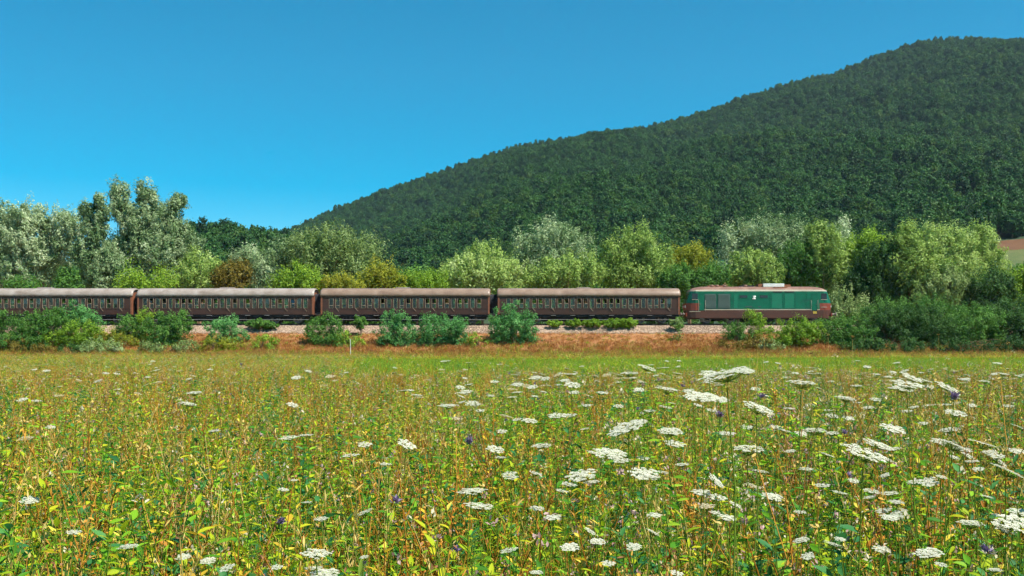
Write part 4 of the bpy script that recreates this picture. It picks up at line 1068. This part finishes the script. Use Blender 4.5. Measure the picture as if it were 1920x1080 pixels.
def k_herb(seed, mats, h=0.8, stems=4, nleaf=20, ll=0.07, lw=0.03, spread=0.07, tip=None):
    """leafy weed: stems with alternate lance leaves, mats = stem, leaf, second leaf"""
    rd = random.Random(seed); mb = MB()
    for s_ in range(stems):
        hh = h*rd.uniform(0.6, 1.05)
        P = stalk(mb, rd, hh, 0.0028, rd.random(), 0, 0.10, (rd.gauss(0, spread), rd.gauss(0, spread), 0))
        n = len(P)-1; az = rd.uniform(0, 6.28)
        for k in range(nleaf):
            t = 0.30+0.70*(k+rd.random())/nleaf; j = min(n-1, int(t*n)); p = P[j].lerp(P[j+1], t*n-j); az += 2.4
            d = Vector((math.cos(az), math.sin(az), rd.uniform(0.0, 0.9)))
            sz = rd.uniform(0.6, 1.25)*(1.1-0.35*t)
            leaf(mb, rd, p, d, ll*sz, lw*sz, rd.random(), 1 if rd.random() < 0.75 else 2, 4, rd.uniform(0.3, 2.0))
        if tip is not None:
            for k in range(10):
                d = Vector((rd.gauss(0, 1), rd.gauss(0, 1), rd.uniform(0.2, 1.4)))
                leaf(mb, rd, P[-1]+rv(rd, 0.006), d, 0.016, 0.007, rd.random(), 3, 2, 0.3)
    return mb.mesh('herb_kind', [FM[m] for m in mats])
def k_dock(seed, mats, h=0.9, stems=2):
    """dead stalk with a rusty tapering plume of seeds"""
    rd = random.Random(seed); mb = MB()
    for s_ in range(stems):
        hh = h*rd.uniform(0.75, 1.05)
        P = stalk(mb, rd, hh, 0.0035, rd.random(), 0, 0.09, (rd.gauss(0, 0.05), rd.gauss(0, 0.05), 0)); n = len(P)-1
        for b in range(5):
            t0 = rd.uniform(0.5, 0.85); j = min(n-1, int(t0*n)); p0 = P[j]; az = rd.uniform(0, 6.28)
            d = Vector((math.cos(az)*0.5, math.sin(az)*0.5, 1)); BP = arc(p0, d, hh*rd.uniform(0.12, 0.25), (0, 0, 0.8), 4)
            mb.tube(BP, [0.0016]*5, 3, rd.random(), 0)
            for k in range(16):
                q = BP[rd.randrange(1, 5)]+rv(rd, 0.008)
                leaf(mb, rd, q, rv(rd), rd.uniform(0.008, 0.016), 0.008, rd.random(), 1, 2, 0.2)
        for k in range(40):
            t = rd.uniform(0.6, 1.0); j = min(n-1, int(t*n)); p = P[j].lerp(P[j+1], t*n-j)+rv(rd, 0.009)
            leaf(mb, rd, p, rv(rd), rd.uniform(0.008, 0.016), 0.008, rd.random(), 1, 2, 0.2)
    return mb.mesh('dock_kind', [FM[m] for m in mats])
def k_wisps(seed, mats, h=0.85, stems=7):
    """thin branching dry stalks with small pale heads"""
    rd = random.Random(seed); mb = MB()
    for s_ in range(stems):
        P = stalk(mb, rd, h*rd.uniform(0.6, 1.1), 0.0018, rd.random(), 0, 0.14, (rd.gauss(0, 0.08), rd.gauss(0, 0.08), 0)); n = len(P)-1
        for b in range(4):
            j = rd.randrange(2, n); az = rd.uniform(0, 6.28)
            BP = arc(P[j], (math.cos(az)*0.6, math.sin(az)*0.6, 1), h*rd.uniform(0.1, 0.3), (0, 0, 0.5), 3)
            mb.tube(BP, [0.0012]*4, 3, rd.random(), 0)
            for k in range(6): leaf(mb, rd, BP[-1]+rv(rd, 0.006), rv(rd)+Vector((0, 0, 0.6)), 0.013, 0.007, rd.random(), 1, 2, 0.2)
        for k in range(3):
            j = rd.randrange(1, n); leaf(mb, rd, P[j], rv(rd)+Vector((0, 0, 0.2)), rd.uniform(0.03, 0.06), 0.008, rd.random(), 0, 4, 2.5)
    return mb.mesh('wisp_kind', [FM[m] for m in mats])
def k_knap(seed, mats, h=0.85):
    rd = random.Random(seed); mb = MB()
    for s_ in range(3):
        P = stalk(mb, rd, h*rd.uniform(0.8, 1.1), 0.002, rd.random(), 0, 0.12, (rd.gauss(0, 0.05), rd.gauss(0, 0.05), 0)); n = len(P)-1
        for k in range(30):
            d = Vector((rd.gauss(0, 1), rd.gauss(0, 1), rd.uniform(0, 1.5)))
            leaf(mb, rd, P[-1]+rv(rd, 0.003), d, rd.uniform(0.010, 0.018), 0.004, rd.random(), 1, 2, 0.3)
        for k in range(5): leaf(mb, rd, P[rd.randrange(1, n)], rv(rd)+Vector((0, 0, 0.5)), 0.05, 0.01, rd.random(), 0, 4, 1.5)
    return mb.mesh('knapweed_kind', [FM[m] for m in mats])
def umbel_mesh(seed, mats, dia=1.0, rays=26, florets=15, nest=False):
    """flower head of diameter dia: rays from one point, each with a small cluster of florets; mats = ray, petal"""
    rd = random.Random(seed); mb = MB(); c = Vector((0, 0, 0))
    for i in range(rays):
        t = math.sqrt((i+0.5)/rays); az = i*2.39996+rd.gauss(0, 0.15)
        r = t*0.44*dia*rd.uniform(0.88, 1.10); z = (0.31-0.05*t*t)*dia+rd.gauss(0, 0.016)*dia
        if nest: r *= 0.62; z = (0.18+0.38*t)*dia
        q = Vector((math.cos(az)*r, math.sin(az)*r, z))
        mid = q*0.5+Vector((0, 0, -0.03*dia if not nest else 0.0))+Vector((math.cos(az), math.sin(az), 0))*(0.06 if nest else 0.03)*dia*t
        mb.tube([c, mid, q], [0.011*dia, 0.008*dia, 0.007*dia], 3, rd.random(), 0)
        cr = dia*(0.088 if not nest else 0.05)*rd.uniform(0.8, 1.15)*(1.1-0.25*t)
        for k in range(florets):
            a2 = k*2.39996; rr = cr*math.sqrt((k+0.5)/florets)
            p = q+Vector((math.cos(a2)*rr, math.sin(a2)*rr, 0.03*dia*(1-(rr/cr)**2)+rd.gauss(0, 0.004)*dia))
            s_ = dia*0.024*rd.uniform(0.7, 1.4); b = rd.uniform(0, 1.57)
            V = []
            for m in range(4):
                an = b+m*1.5708; V.append(tuple(p+Vector((math.cos(an)*s_, math.sin(an)*s_, rd.uniform(-0.25, 0.35)*s_))))
            mb.add(V, [(0, 1, 2, 3)], rd.random(), 1)
    for k in range(8):      # bracts under the head
        az = k*0.785+rd.random()*0.4
        leaf(mb, rd, c, Vector((math.cos(az), math.sin(az), -0.1)), 0.22*dia, 0.02*dia, rd.random(), 0, 3, 0.8)
    return mb.mesh('flower_head', [FM[m] for m in mats])

rng = np.random.default_rng(42)
GG = ['herb_green', 'dry_straw']
kinds = []; KT = {}
def reg(tagname, me): KT.setdefault(tagname, []).append(len(kinds)); kinds.append(me)
for i in range(3): reg('grass', k_grass(500+i, ['herb_green', 'herb_lime'], 0.96, 24, w=0.007))
for i in range(2): reg('grass', k_grass(505+i, ['herb_lime', 'dry_straw'], 0.95, 16, w=0.008, heads=3))
for i in range(3): reg('drygrass', k_grass(510+i, ['dry_straw', 'dry_orange'], 0.95, 12, w=0.007, heads=4))
for i in range(4): reg('herb', k_herb(520+i, ['stem_green', 'herb_green', 'herb_lime'], 0.95, 3, 30, 0.051, 0.0165))
for i in range(3): reg('deep', k_herb(530+i, ['stem_green', 'herb_deep', 'herb_green'], 0.92, 3, 25, 0.060, 0.022))
for i in range(3): reg('lime', k_herb(540+i, ['stem_green', 'herb_lime', 'herb_gold'], 0.95, 3, 30, 0.050, 0.016))
for i in range(2): reg('gold', k_herb(545+i, ['dry_orange', 'herb_gold', 'dry_orange'], 0.92, 3, 20, 0.058, 0.019))
for i in range(4): reg('dock', k_dock(550+i, ['dry_orange', 'dry_brown' if i % 2 else 'dry_orange'], 1.0))
for i in range(3): reg('wisps', k_wisps(560+i, ['dry_orange' if i else 'dry_straw', 'dry_straw'], 0.98))
for i in range(2): reg('pinky', k_wisps(565+i, ['stem_green', 'petal_pink' if i else 'petal_cream'], 1.0))
for i in range(2): reg('knap', k_knap(570+i, ['stem_green', 'petal_lilac' if i else 'petal_pink'], 1.0))
TAGS = ['grass', 'drygrass', 'herb', 'deep', 'lime', 'gold', 'dock', 'wisps', 'pinky', 'knap']
def field_points(Y0, Y1, dens, mode='near'):
    out = []
    edges = np.linspace(Y0, Y1, max(2, int((Y1-Y0)/ (0.5 if Y1 < 8 else 2))))
    for a, b in zip(edges[:-1], edges[1:]):
        hw = 0.60*b+0.7; n = int(2*hw*(b-a)*dens)
        out.append(np.stack([rng.uniform(-hw, hw, n), rng.uniform(a, b, n)], 1))
    return np.concatenate(out)
def pick_kind(x, y, n):
    side = np.clip(x/np.maximum(y, 1)/0.5, -1, 1)          # -1 left .. 1 right of the meadow
    nz = undul(x*1.0+40, y*1.0, 3.1); nz2 = undul(x+9, y-70, 1.7); nz3 = undul(x-33, y+20, 6.5)
    far = np.clip((y-4)/14, 0, 1)
    w = {'grass': 1.7+0.7*nz, 'drygrass': 0.38+0.3*nz2-0.1*side, 'herb': 2.7+1.2*nz-0.3*far, 'deep': 1.6+1.1*nz2+0.2*side, 'lime': 1.9+0.9*nz3-0.2*side-0.5*far,
         'gold': 0.62-0.2*side+0.45*nz3, 'dock': 0.58-0.35*nz+0.45*nz3+0.6*far, 'wisps': 0.30-0.15*nz+0.2*far, 'pinky': 0.32+0.2*side+0.6*far, 'knap': 0.02+0*side}
    Wt = np.stack([np.clip(w[t]+0*x, 0.04, None) for t in TAGS], 1); Wt /= Wt.sum(1, keepdims=True)
    c = np.cumsum(Wt, 1); u = rng.random(n)[:, None]; k = (u > c).sum(1).clip(0, len(TAGS)-1)
    idx = np.zeros(n, int)
    for j, t in enumerate(TAGS):
        m = k == j; idx[m] = rng.choice(KT[t], m.sum())
    return idx
def meadow():
    P = np.concatenate([field_points(0.85, 3.0, 230), field_points(3.0, 6.5, 150), field_points(6.5, 13, 75), field_points(13, 24, 40), field_points(24, 95, 8)])
    x, y = P[:, 0], P[:, 1]
    ok = (y < meadow_edge(x)+rng.normal(0, 2.0, len(x))) | ((rng.random(len(x)) < 0.03+0.07*(undul(x, y, 15) > 0.2)) & (y < 60))
    x, y = x[ok], y[ok]; n = len(x)
    idx = pick_kind(x, y, n)
    hgt = np.where(np.isin(idx, KT['dock']+KT['wisps']+KT['pinky']+KT['knap']), 1.05, 1.0)
    s = rng.uniform(0.72, 1.12, n)*hgt*(1+0.10*undul(x, y, 4.0))
    s = np.minimum(s, np.interp(y, [0.8, 1.3, 2.0, 3.0], [0.76, 0.86, 0.97, 1.2]))
    s = s*np.interp(y, [3, 6, 12, 20, 40, 90], [1.0, 0.97, 0.90, 0.82, 0.6, 0.45])
    wide = np.interp(y, [6, 20, 40, 90], [1, 1.6, 3.2, 4.5])
    sc = np.stack([s*wide, s*wide, s], 1)
    rot = np.stack([rng.normal(0, 0.10, n), rng.normal(0, 0.10, n), rng.uniform(0, 6.28, n)], 1)
    print('meadow', n)
    scatter('meadow_plants', kinds, np.stack([x, y, 0*x], 1), rot, sc, idx, 'dense flowering meadow of green weeds and dry orange stalks', 'meadow')
meadow()

# short grass of the mown strip
def strip_grass():
    ks = []
    for i in range(4):
        rd = random.Random(600+i); mb = MB()
        for k in range(60):
            blade(mb, rd, (rd.gauss(0, 0.28), rd.gauss(0, 0.28), 0), rd.uniform(0.10, 0.26), 0.012, rd.random(), 0, 0.5, 1.5, 3)
        ks.append(mb.mesh('short_grass_kind', [FM['short_grass']]))
    for i in range(2):
        ks.append(k_grass(610+i, ['herb_lime', 'dry_orange'], 0.38, 20, 0.2, 0.012))
    P = []
    for a in np.arange(19, 97, 3.0):
        hw = 0.62*a+6; n = int(2*hw*3*4.5); P.append(np.stack([rng.uniform(-hw, hw, n), rng.uniform(a, a+3, n)], 1))
    P = np.concatenate(P); ok = (P[:, 1] > meadow_edge(P[:, 0])-1) & (P[:, 0] > -22); P = P[ok]; n = len(P)
    brown = undul(P[:,0], P[:,1], 12)
    idx = np.where((rng.random(n) < 0.10+0.12*(brown > 0.4)+0.25*(P[:,1] > 93)), rng.integers(4, 6, n), rng.integers(0, 4, n))
    s = rng.uniform(0.7, 1.3, n)
    print('strip', n)
    scatter('short_grass', ks, np.stack([P[:,0], P[:,1], 0*P[:,0]+0.01], 1), np.stack([0*s, 0*s, rng.uniform(0, 6.28, n)], 1), s, idx, 'short bright green grass on the mown strip', 'grass')
strip_grass()
# dry growth on the bank and along its foot
def bank_growth():
    ks = []
    for i in range(4): ks.append(k_grass(620+i, ['bracken', 'dry_orange' if i % 2 else 'bracken'], 0.5, 34, 0.24, 0.022, 0))
    for i in range(2): ks.append(k_grass(630+i, ['dry_straw', 'bracken'], 0.55, 30, 0.22, 0.02))
    for i in range(2): ks.append(k_grass(635+i, ['herb_green', 'herb_lime'], 0.5, 34, 0.24, 0.022))
    for i in range(2): ks.append(k_dock(640+i, ['bracken', 'bracken'], 0.8, 4))
    n = 17000
    x = rng.uniform(-66, 66, n); y = rng.uniform(97, 106.1, n)
    foot = np.clip((100.6-y)/2.5, 0, 1)
    gp = 0.05+0.45*foot+0.25*(undul(x, y, 7) > 0.45)
    r = rng.random(n)
    idx = np.where(r < gp, rng.integers(6, 8, n), np.where(r < gp+0.14, rng.integers(4, 6, n), np.where(r > 0.93, rng.integers(8, 10, n), rng.integers(0, 4, n))))
    s = rng.uniform(0.5, 1.0, n)*np.interp(y, [97, 99, 102, 106], [1.5, 1.35, 0.9, 0.55])
    z = bank_z(y)+0.0
    scatter('bank_dry_grass', ks, np.stack([x, y, z-0.03], 1), np.stack([rng.normal(0.15, 0.1, n), rng.normal(0, 0.1, n), rng.uniform(0, 6.28, n)], 1), s, idx, 'rust coloured dry grass and bracken on the bank', 'dry grass')
    # tall brown fringe where the field meets the bank
    n = 9500; x = rng.uniform(-64, 64, n); y = 99-17*rng.random(n)**1.5; y = np.where(x > 20, 99-(99-y)*0.6, y)
    ks2 = [k_dock(650, ['dry_brown', 'dry_orange'], 1.0, 4), k_dock(651, ['stem_green', 'dry_brown'], 1.0, 4), k_grass(652, ['dry_orange', 'herb_green'], 0.9, 26, 0.22, 0.02, 3), k_grass(653, ['herb_green', 'dry_straw'], 0.9, 26, 0.22, 0.02, 3)]
    s = rng.uniform(0.4, 0.8, n)*(1.0+0.25*undul(x, y, 6))*np.interp(y, [82, 90, 98], [0.55, 0.8, 1.1])
    wide = np.stack([s*2.2, s*2.2, s], 1)
    scatter('field_edge_weeds', ks2, np.stack([x, y, 0*x], 1), np.stack([0*s, 0*s, rng.uniform(0, 6.28, n)], 1), wide, rng.integers(0, 4, n), 'tall brown weeds where the field meets the bank', 'weeds')
    # loose ballast stones
    st = []
    for i in range(5):
        bm = bmesh.new(); bmesh.ops.create_icosphere(bm, subdivisions=1, radius=0.05); rd = random.Random(i)
        for v in bm.verts: v.co = Vector((v.co.x*rd.uniform(.7, 1.3), v.co.y*rd.uniform(.7, 1.2), v.co.z*rd.uniform(.5, 1)))
        me = bpy.data.meshes.new('stone_kind'); bm.to_mesh(me); bm.free(); me.materials.append(M['stone']); st.append(me)
    n = 26000; x = rng.uniform(-66, 66, n); y = np.where(rng.random(n) < 0.75, rng.uniform(105.8, 107.6, n), rng.uniform(107.5, 108.6, n))
    scatter('ballast_stones', st, np.stack([x, y, bank_z(y)+0.02], 1), rng.uniform(0, 6.28, (n, 3)), rng.uniform(0.6, 1.7, n), rng.integers(0, 5, n), 'loose pale ballast stones beside the track', 'ballast stones')
bank_growth()

# ---- white umbels: the ones that can be counted are things of their own
HEADS = [umbel_mesh(700+i, ['stem_green', 'petal_white'], 1.0, 24+2*i) for i in range(6)]
HEADS_C = [umbel_mesh(710+i, ['dry_straw', 'petal_cream'], 1.0, 22) for i in range(2)]
NESTS = [umbel_mesh(720+i, ['dry_brown', 'dry_straw'], 1.0, 26, 8, True) for i in range(2)]
def stem_mesh(seed, mats=('stem_green', 'herb_green')):
    rd = random.Random(seed); mb = MB(); n = 8
    P = [Vector((rd.gauss(0, 0.004)+0.03*math.sin(i/n*2.5+seed), rd.gauss(0, 0.004), i/n)) for i in range(n+1)]
    P = [p-Vector((P[-1].x*(i/n), P[-1].y*(i/n), 0)) for i, p in enumerate(P)]; P[-1] = Vector((0, 0, 1))
    mb.tube(P, [0.0019-0.0007*i/n for i in range(n+1)], 5, 0.5, 0)
    for k in range(4):
        t = rd.uniform(0.3, 0.85); p = P[int(t*n)]; az = rd.uniform(0, 6.28); d = Vector((math.cos(az), math.sin(az), 1.2))
        BP = arc(p, d, 0.10, (0, 0, 0.2), 3, 2.0); mb.tube(BP, [0.0012]*4, 3, 0.5, 0)
        for j in range(10): leaf(mb, rd, BP[rd.randrange(4)], rv(rd)+Vector((0, 0, 0.2)), 0.03, 0.004, rd.random(), 1, 2, 0.6)
    return mb.mesh('stem', [FM[m] for m in mats])
STEMS = [stem_mesh(740+i) for i in range(5)]
DSTEM = [stem_mesh(750+i, ('dry_straw', 'dry_straw')) for i in range(2)]
SHARED = 'white lacy umbel flower on a thin green stem among the meadow weeds'
_cnt = [0]; UMB = []
def umbel(px, py, w, tilt=0.0, label=None, heads=None, name='wild_carrot_flower', cat='flower', group='white umbel flowers in the meadow', dia=None, stems=None, face=None):
    rd = random.Random(9000+_cnt[0]); _cnt[0] += 1
    d = dia or 0.088*rd.uniform(0.85, 1.15)
    Y = F*d/w
    drop = (py-HY)/F
    if drop > 0.002 and CZ-drop*Y < 0.95:
        Y = (CZ-rd.uniform(0.96, 1.04))/drop; d = w*Y/F
    Z = CZ-drop*Y
    hz = 0.30*d
    top = Z-hz
    root = empty(name, (PX(px, Y), Y, 0.0), label or SHARED, cat, group, rz=0)
    if name == 'wild_carrot_flower': UMB.append((px, py, root, label))
    az = rd.uniform(0, 6.28)
    sm = link('stem', (stems or STEMS)[rd.randrange(len(stems or STEMS))], None, root)
    sm.scale = (1, 1, top); sm.rotation_euler = (0, 0, az)
    hd = link('flower_head', rd.choice(heads or HEADS), None, root)
    f = 0.26 if face is None else face                    # heads tip a little towards the sun and the viewer
    hd.location = (0, 0, top); hd.rotation_euler = (f*rd.uniform(0.2, 1.5), math.radians(tilt+rd.gauss(0, 4)), 0); hd.scale = (d*1.08, d*rd.uniform(0.8, 1.1), d*rd.uniform(0.5, 0.8)); hd.location = (0, 0, top+0.1*d)
    return root
BIG = [
 (1363,697,98,-8,'widest white umbel rising above the meadow below the locomotive'),
 (1418,764,59,20,'bright white umbel tipped to the right below the yellow green bush'),
 (1402,842,61,8,'white umbel standing alone between two bigger ones, right of centre'),
 (1618,848,88,18,'large white umbel slanting down to the right in the right meadow'),
 (1645,830,58,4,'white umbel just behind the large slanting one'),
 (1700,718,60,5,'white umbel high in the right meadow near the purple thistle head'),
 (1899,978,80,14,'large white umbel cut by the right edge of the picture'),
 (1742,1035,55,4,'round white umbel near the bottom right'),
 (1820,981,51,8,'flat white umbel between the round one and the right edge'),
 (1885,880,66,33,'long white umbel sloping steeply at the right edge'),
 (1178,797,62,-20,'white umbel tilted up to the right near the picture middle'),
 (1145,848,60,2,'white double looking umbel right of the picture middle'),
 (1092,890,58,-8,'flat white umbel in the middle of the meadow'),
 (1206,885,57,3,'white umbel right of the flat middle one'),
 (886,918,55,0,'upper of two white umbels one above the other left of middle'),
 (897,946,56,8,'lower of two white umbels one above the other left of middle'),
 (593,1037,54,3,'white umbel near the bottom edge, left of middle'),
 (610,1071,56,2,'white umbel touching the bottom edge, left of middle')]
for b in BIG: umbel(*b)
MORE = [(1773,723,45,18),(1789,772,45,5),(1781,805,39,0),(1785,833,58,15),(1840,831,53,18),(1905,843,33,8),(1651,1029,30,0),(1763,1057,26,4),(1443,931,41,12),(1339,899,37,34),(1549,850,30,22),(1315,921,37,4),(1345,933,35,6),
 (1376,945,26,20),(1341,960,20,0),(1667,923,36,-2),(1681,939,28,-6),(1512,880,28,0),(1528,807,45,0),(1363,811,33,3),(1475,807,33,14),(1673,801,45,10),(1585,746,39,8),(1640,749,24,0),(1742,901,36,-12),(1317,740,60,2),
 (1502,718,53,0),(1706,707,45,9),(1870,680,18,0),(1626,688,15,0),(1907,799,30,14),(1772,757,26,0),(1210,687,39,15),(1180,700,37,-3),(1068,701,26,0),(1072,721,32,5),(1251,730,45,4),(1045,777,38,0),(992,787,32,4),(1220,770,22,0),
 (1257,808,48,0),(1265,830,42,0),(1053,920,27,4),(1015,833,40,0),(927,840,36,4),(938,858,22,0),(941,809,22,0),(960,895,25,0),(760,832,40,14),(723,870,24,-3),(840,759,37,4),(835,677,22,0),(658,852,35,-4),(1006,951,30,0),
 (1037,968,32,0),(1222,998,28,26),(1120,1015,33,5),(1104,994,25,24),(1228,964,26,4),(1141,1055,28,0),(685,960,32,-16),(683,1043,18,0),(1006,1072,26,0),(1005,707,24,0),(874,735,26,0),(344,1043,28,4),(391,1051,30,-6),(138,996,28,0),
 (365,736,30,0),(352,755,33,9),(43,748,20,0),(531,917,22,8),(574,815,28,3),(543,820,36,-3),(576,941,20,0),(603,972,25,0),(552,900,15,0),(403,807,22,0),(520,1063,24,0),(198,699,14,0),(95,800,18,0),(1880,700,26,5),(1845,715,22,0),
 (1890,760,24,0),(1560,780,24,6),(1480,765,22,0),(1330,715,22,0),(1270,700,18,0),(1130,735,22,0),(1100,760,24,0),(900,770,18,0),(960,745,20,0),(1400,800,24,0),(1600,900,22,0),(1850,930,26,6),(1500,960,24,0),(1575,1010,22,0),(1280,870,26,0),(1655,858,40,12),(1395,694,40,-6),(1330,700,36,-8),(1730,712,34,8),(1690,728,40,3),(1805,840,36,10),(1760,828,34,8),(1868,862,36,30),(1298,742,34,4),(1350,747,34,2),(1160,808,38,-18),(1200,790,30,-14),(1125,842,30,0),(1165,862,36,4),(1225,893,28,2),(1240,885,26,0),(1430,772,30,22),(1455,800,24,12),(1880,990,46,12),(1912,960,46,6),(1060,712,20,0),(1077,735,20,0),(1560,812,26,0),(1500,812,26,0)]
for px, py, w, t in MORE: umbel(px, py, w, t)
rr = np.random.default_rng(8)
k = 0
while k < 158:
    u = rr.random()
    px = 1920*(1-(1-rr.random())**1.0) if rr.random() < 0.35 else 700+1220*rr.random()**0.8
    py = 676+ (110*rr.random()**1.4 if rr.random() < 0.55 else 400*rr.random())
    w = np.interp(py, [676, 720, 800, 1000], [11, 16, 24, 30])*rr.uniform(0.75, 1.35)
    umbel(px, py, float(w), float(rr.normal(0, 8)), heads=None if rr.random() < 0.8 else HEADS_C); k += 1
ORD = 'first second third fourth fifth sixth seventh eighth ninth tenth eleventh twelfth thirteenth fourteenth fifteenth sixteenth seventeenth eighteenth nineteenth twentieth twenty-first twenty-second twenty-third twenty-fourth twenty-fifth twenty-sixth twenty-seventh twenty-eighth twenty-ninth thirtieth'.split()
def zone(px): 
    for lim, t in ((247, 'the leftmost coach'), (590, 'the second coach'), (917, 'the third coach'), (1280, 'the last coach'), (1562, 'the locomotive')):
        if px < lim: return t
    return 'the right hand bushes'
def row(py): return 'far' if py < 722 else 'upper' if py < 790 else 'middle' if py < 880 else 'lower' if py < 980 else 'nearest'
cells = {}
for u in UMB: cells.setdefault((zone(u[0]), row(u[1])), []).append(u)
for (zn, rw), us in cells.items():
    us.sort(key=lambda u: u[0])
    for i, u in enumerate(us):
        if u[3]: continue
        if rw == 'far': u[2]['label'] = 'tiny white umbel far out in the meadow below '+zn
        elif len(us) == 1: u[2]['label'] = 'only white umbel in the %s meadow band below %s' % (rw, zn)
        else: u[2]['label'] = '%s white umbel from the left in the %s meadow band below %s' % (ORD[min(i, 29)], rw, zn)
# far small umbels past counting
def far_umbels():
    n = 420; y = rng.uniform(12, 22, n); x = rng.uniform(-0.55, 0.6, n)*y; keep = (rng.random(n) < 0.35+0.65*(x > 0)); x, y = x[keep], y[keep]
    yy = rng.uniform(20, 80, 260); xx = -rng.uniform(8, 0.55*yy+6); m = xx > -0.6*yy; x = np.concatenate([x, xx[m]]); y = np.concatenate([y, yy[m]]); n = len(x)
    z = rng.uniform(0.72, 0.98, n)*np.interp(y, [12, 20, 40, 90], [1, 0.92, 0.7, 0.55])
    s = 0.095*rng.uniform(0.8, 1.4, n)
    scatter('distant_umbels', HEADS[:3]+HEADS_C, np.stack([x, y, z], 1), np.stack([rng.uniform(0, 0.3, n), rng.normal(0, 0.15, n), rng.uniform(0, 6.28, n)], 1), s, rng.integers(0, 5, n), 'scatter of tiny white umbels far out in the meadow', 'flowers')
far_umbels()
# tall dry seed stalks standing against the bank at the right
for px, py, w, kind, label in [
  (1421,640,16,'nest','pale tall seed head, left of a pair below the locomotive'),
  (1434,625,15,'nest','pale tall seed head, right of a pair below the locomotive'),
  (1405,655,14,'nest','short pale seed head left of the tall pair'),
  (1521,660,20,'nest','closed green brown seed nest below the yellow green bush'),
  (1553,628,12,'nest','thin stalk with a small pale head before the locomotive front'),
  (1598,632,13,'nest','thin forked looking stalk with a cream head right of the locomotive'),
  (1760,627,9,'nest','thin stalk with a tiny pale head before the dark bushes'),
  (1755,652,14,'nest','orange brown seed head before the dark bushes'),
  (1842,647,9,'nest','small cream seed head left of the orange one at right'),
  (1890,645,15,'nest','orange seed head on a stalk near the right edge'),
  (1668,655,10,'nest','small rust seed head at the foot of the dark bushes'),
  (340,800,24,'nest','pale dry seed head on a bare stalk in the left meadow'),
  (337,1000,26,'nest','pinkish closed seed head near the bottom left')]:
    umbel(px, py, w, random.Random(int(px)).uniform(-10, 10), label, heads=NESTS, name='seed_head_stalk', cat='seed head', group='dry seed head stalks', dia=0.055, stems=DSTEM, face=0.0)
# purple thistle heads that stand out
TH = k_knap(780, ['stem_green', 'petal_lilac'], 0.9)
for px, py, Y, label in [(1789,745,2.6,'dark purple thistle head among white umbels at right'),(1350,778,3.2,'small purple thistle head below the locomotive'),(880,828,3.0,'small purple thistle head left of the picture middle'),(452,683,12.0,'pale lilac thistle head at the far left field')]:
    me = TH; Z = PZ(py, Y); root = empty('thistle', (PX(px, Y), Y, 0), label, 'thistle', 'purple thistles in the meadow')
    s_ = link('stem', STEMS[0], None, root); s_.scale = (1, 1, Z)
    rd = random.Random(int(px)); mb = MB()
    for k in range(70):
        d = Vector((rd.gauss(0, 1), rd.gauss(0, 1), rd.uniform(-0.2, 1.5))); leaf(mb, rd, Vector((0, 0, 0))+rv(rd, 0.004), d, rd.uniform(0.010, 0.018), 0.0035, rd.random(), 0, 2, 0.3)
    h_ = link('flower_head', mb.mesh('flower_head', [FM['petal_lilac']]), None, root); h_.location = (0, 0, Z)
# white marker stake at the field edge
stk = empty('marker_stake', (PX(657, 96), 96, 0), 'thin white marker stake at the foot of the bank', 'stake')
mb = MB(); mb.tube([(0, 0, -0.2), (0.01, 0, 0.9), (0, 0, PZ(637, 96))], [0.03, 0.028, 0.025], 8); link('post', mb.mesh('post', [M['white']], True), None, stk)
link('cap', bbox_mesh('cap', (0.08, 0.08, 0.05), 0.01, M['white'], (0, 0, PZ(637, 96)+0.03)), None, stk)

# ------------------------------------------------------------------ haze
hz = link('haze', bbox_mesh('haze', (3800, 1980, 520)), None, None)
hz.location = (100, 900, 258.5); tag(hz, 'thin blue summer haze over the valley', 'haze', kind='stuff')
m, nt, out = new_mat('haze_air')
pv = nt.nodes.new('ShaderNodeVolumePrincipled'); pv.inputs['Color'].default_value = (0.62, 0.80, 0.95, 1); pv.inputs['Density'].default_value = 0.00007; pv.inputs['Anisotropy'].default_value = 0.2
nt.links.new(pv.outputs[0], out.inputs['Volume']); hz.data.materials.clear(); hz.data.materials.append(m)
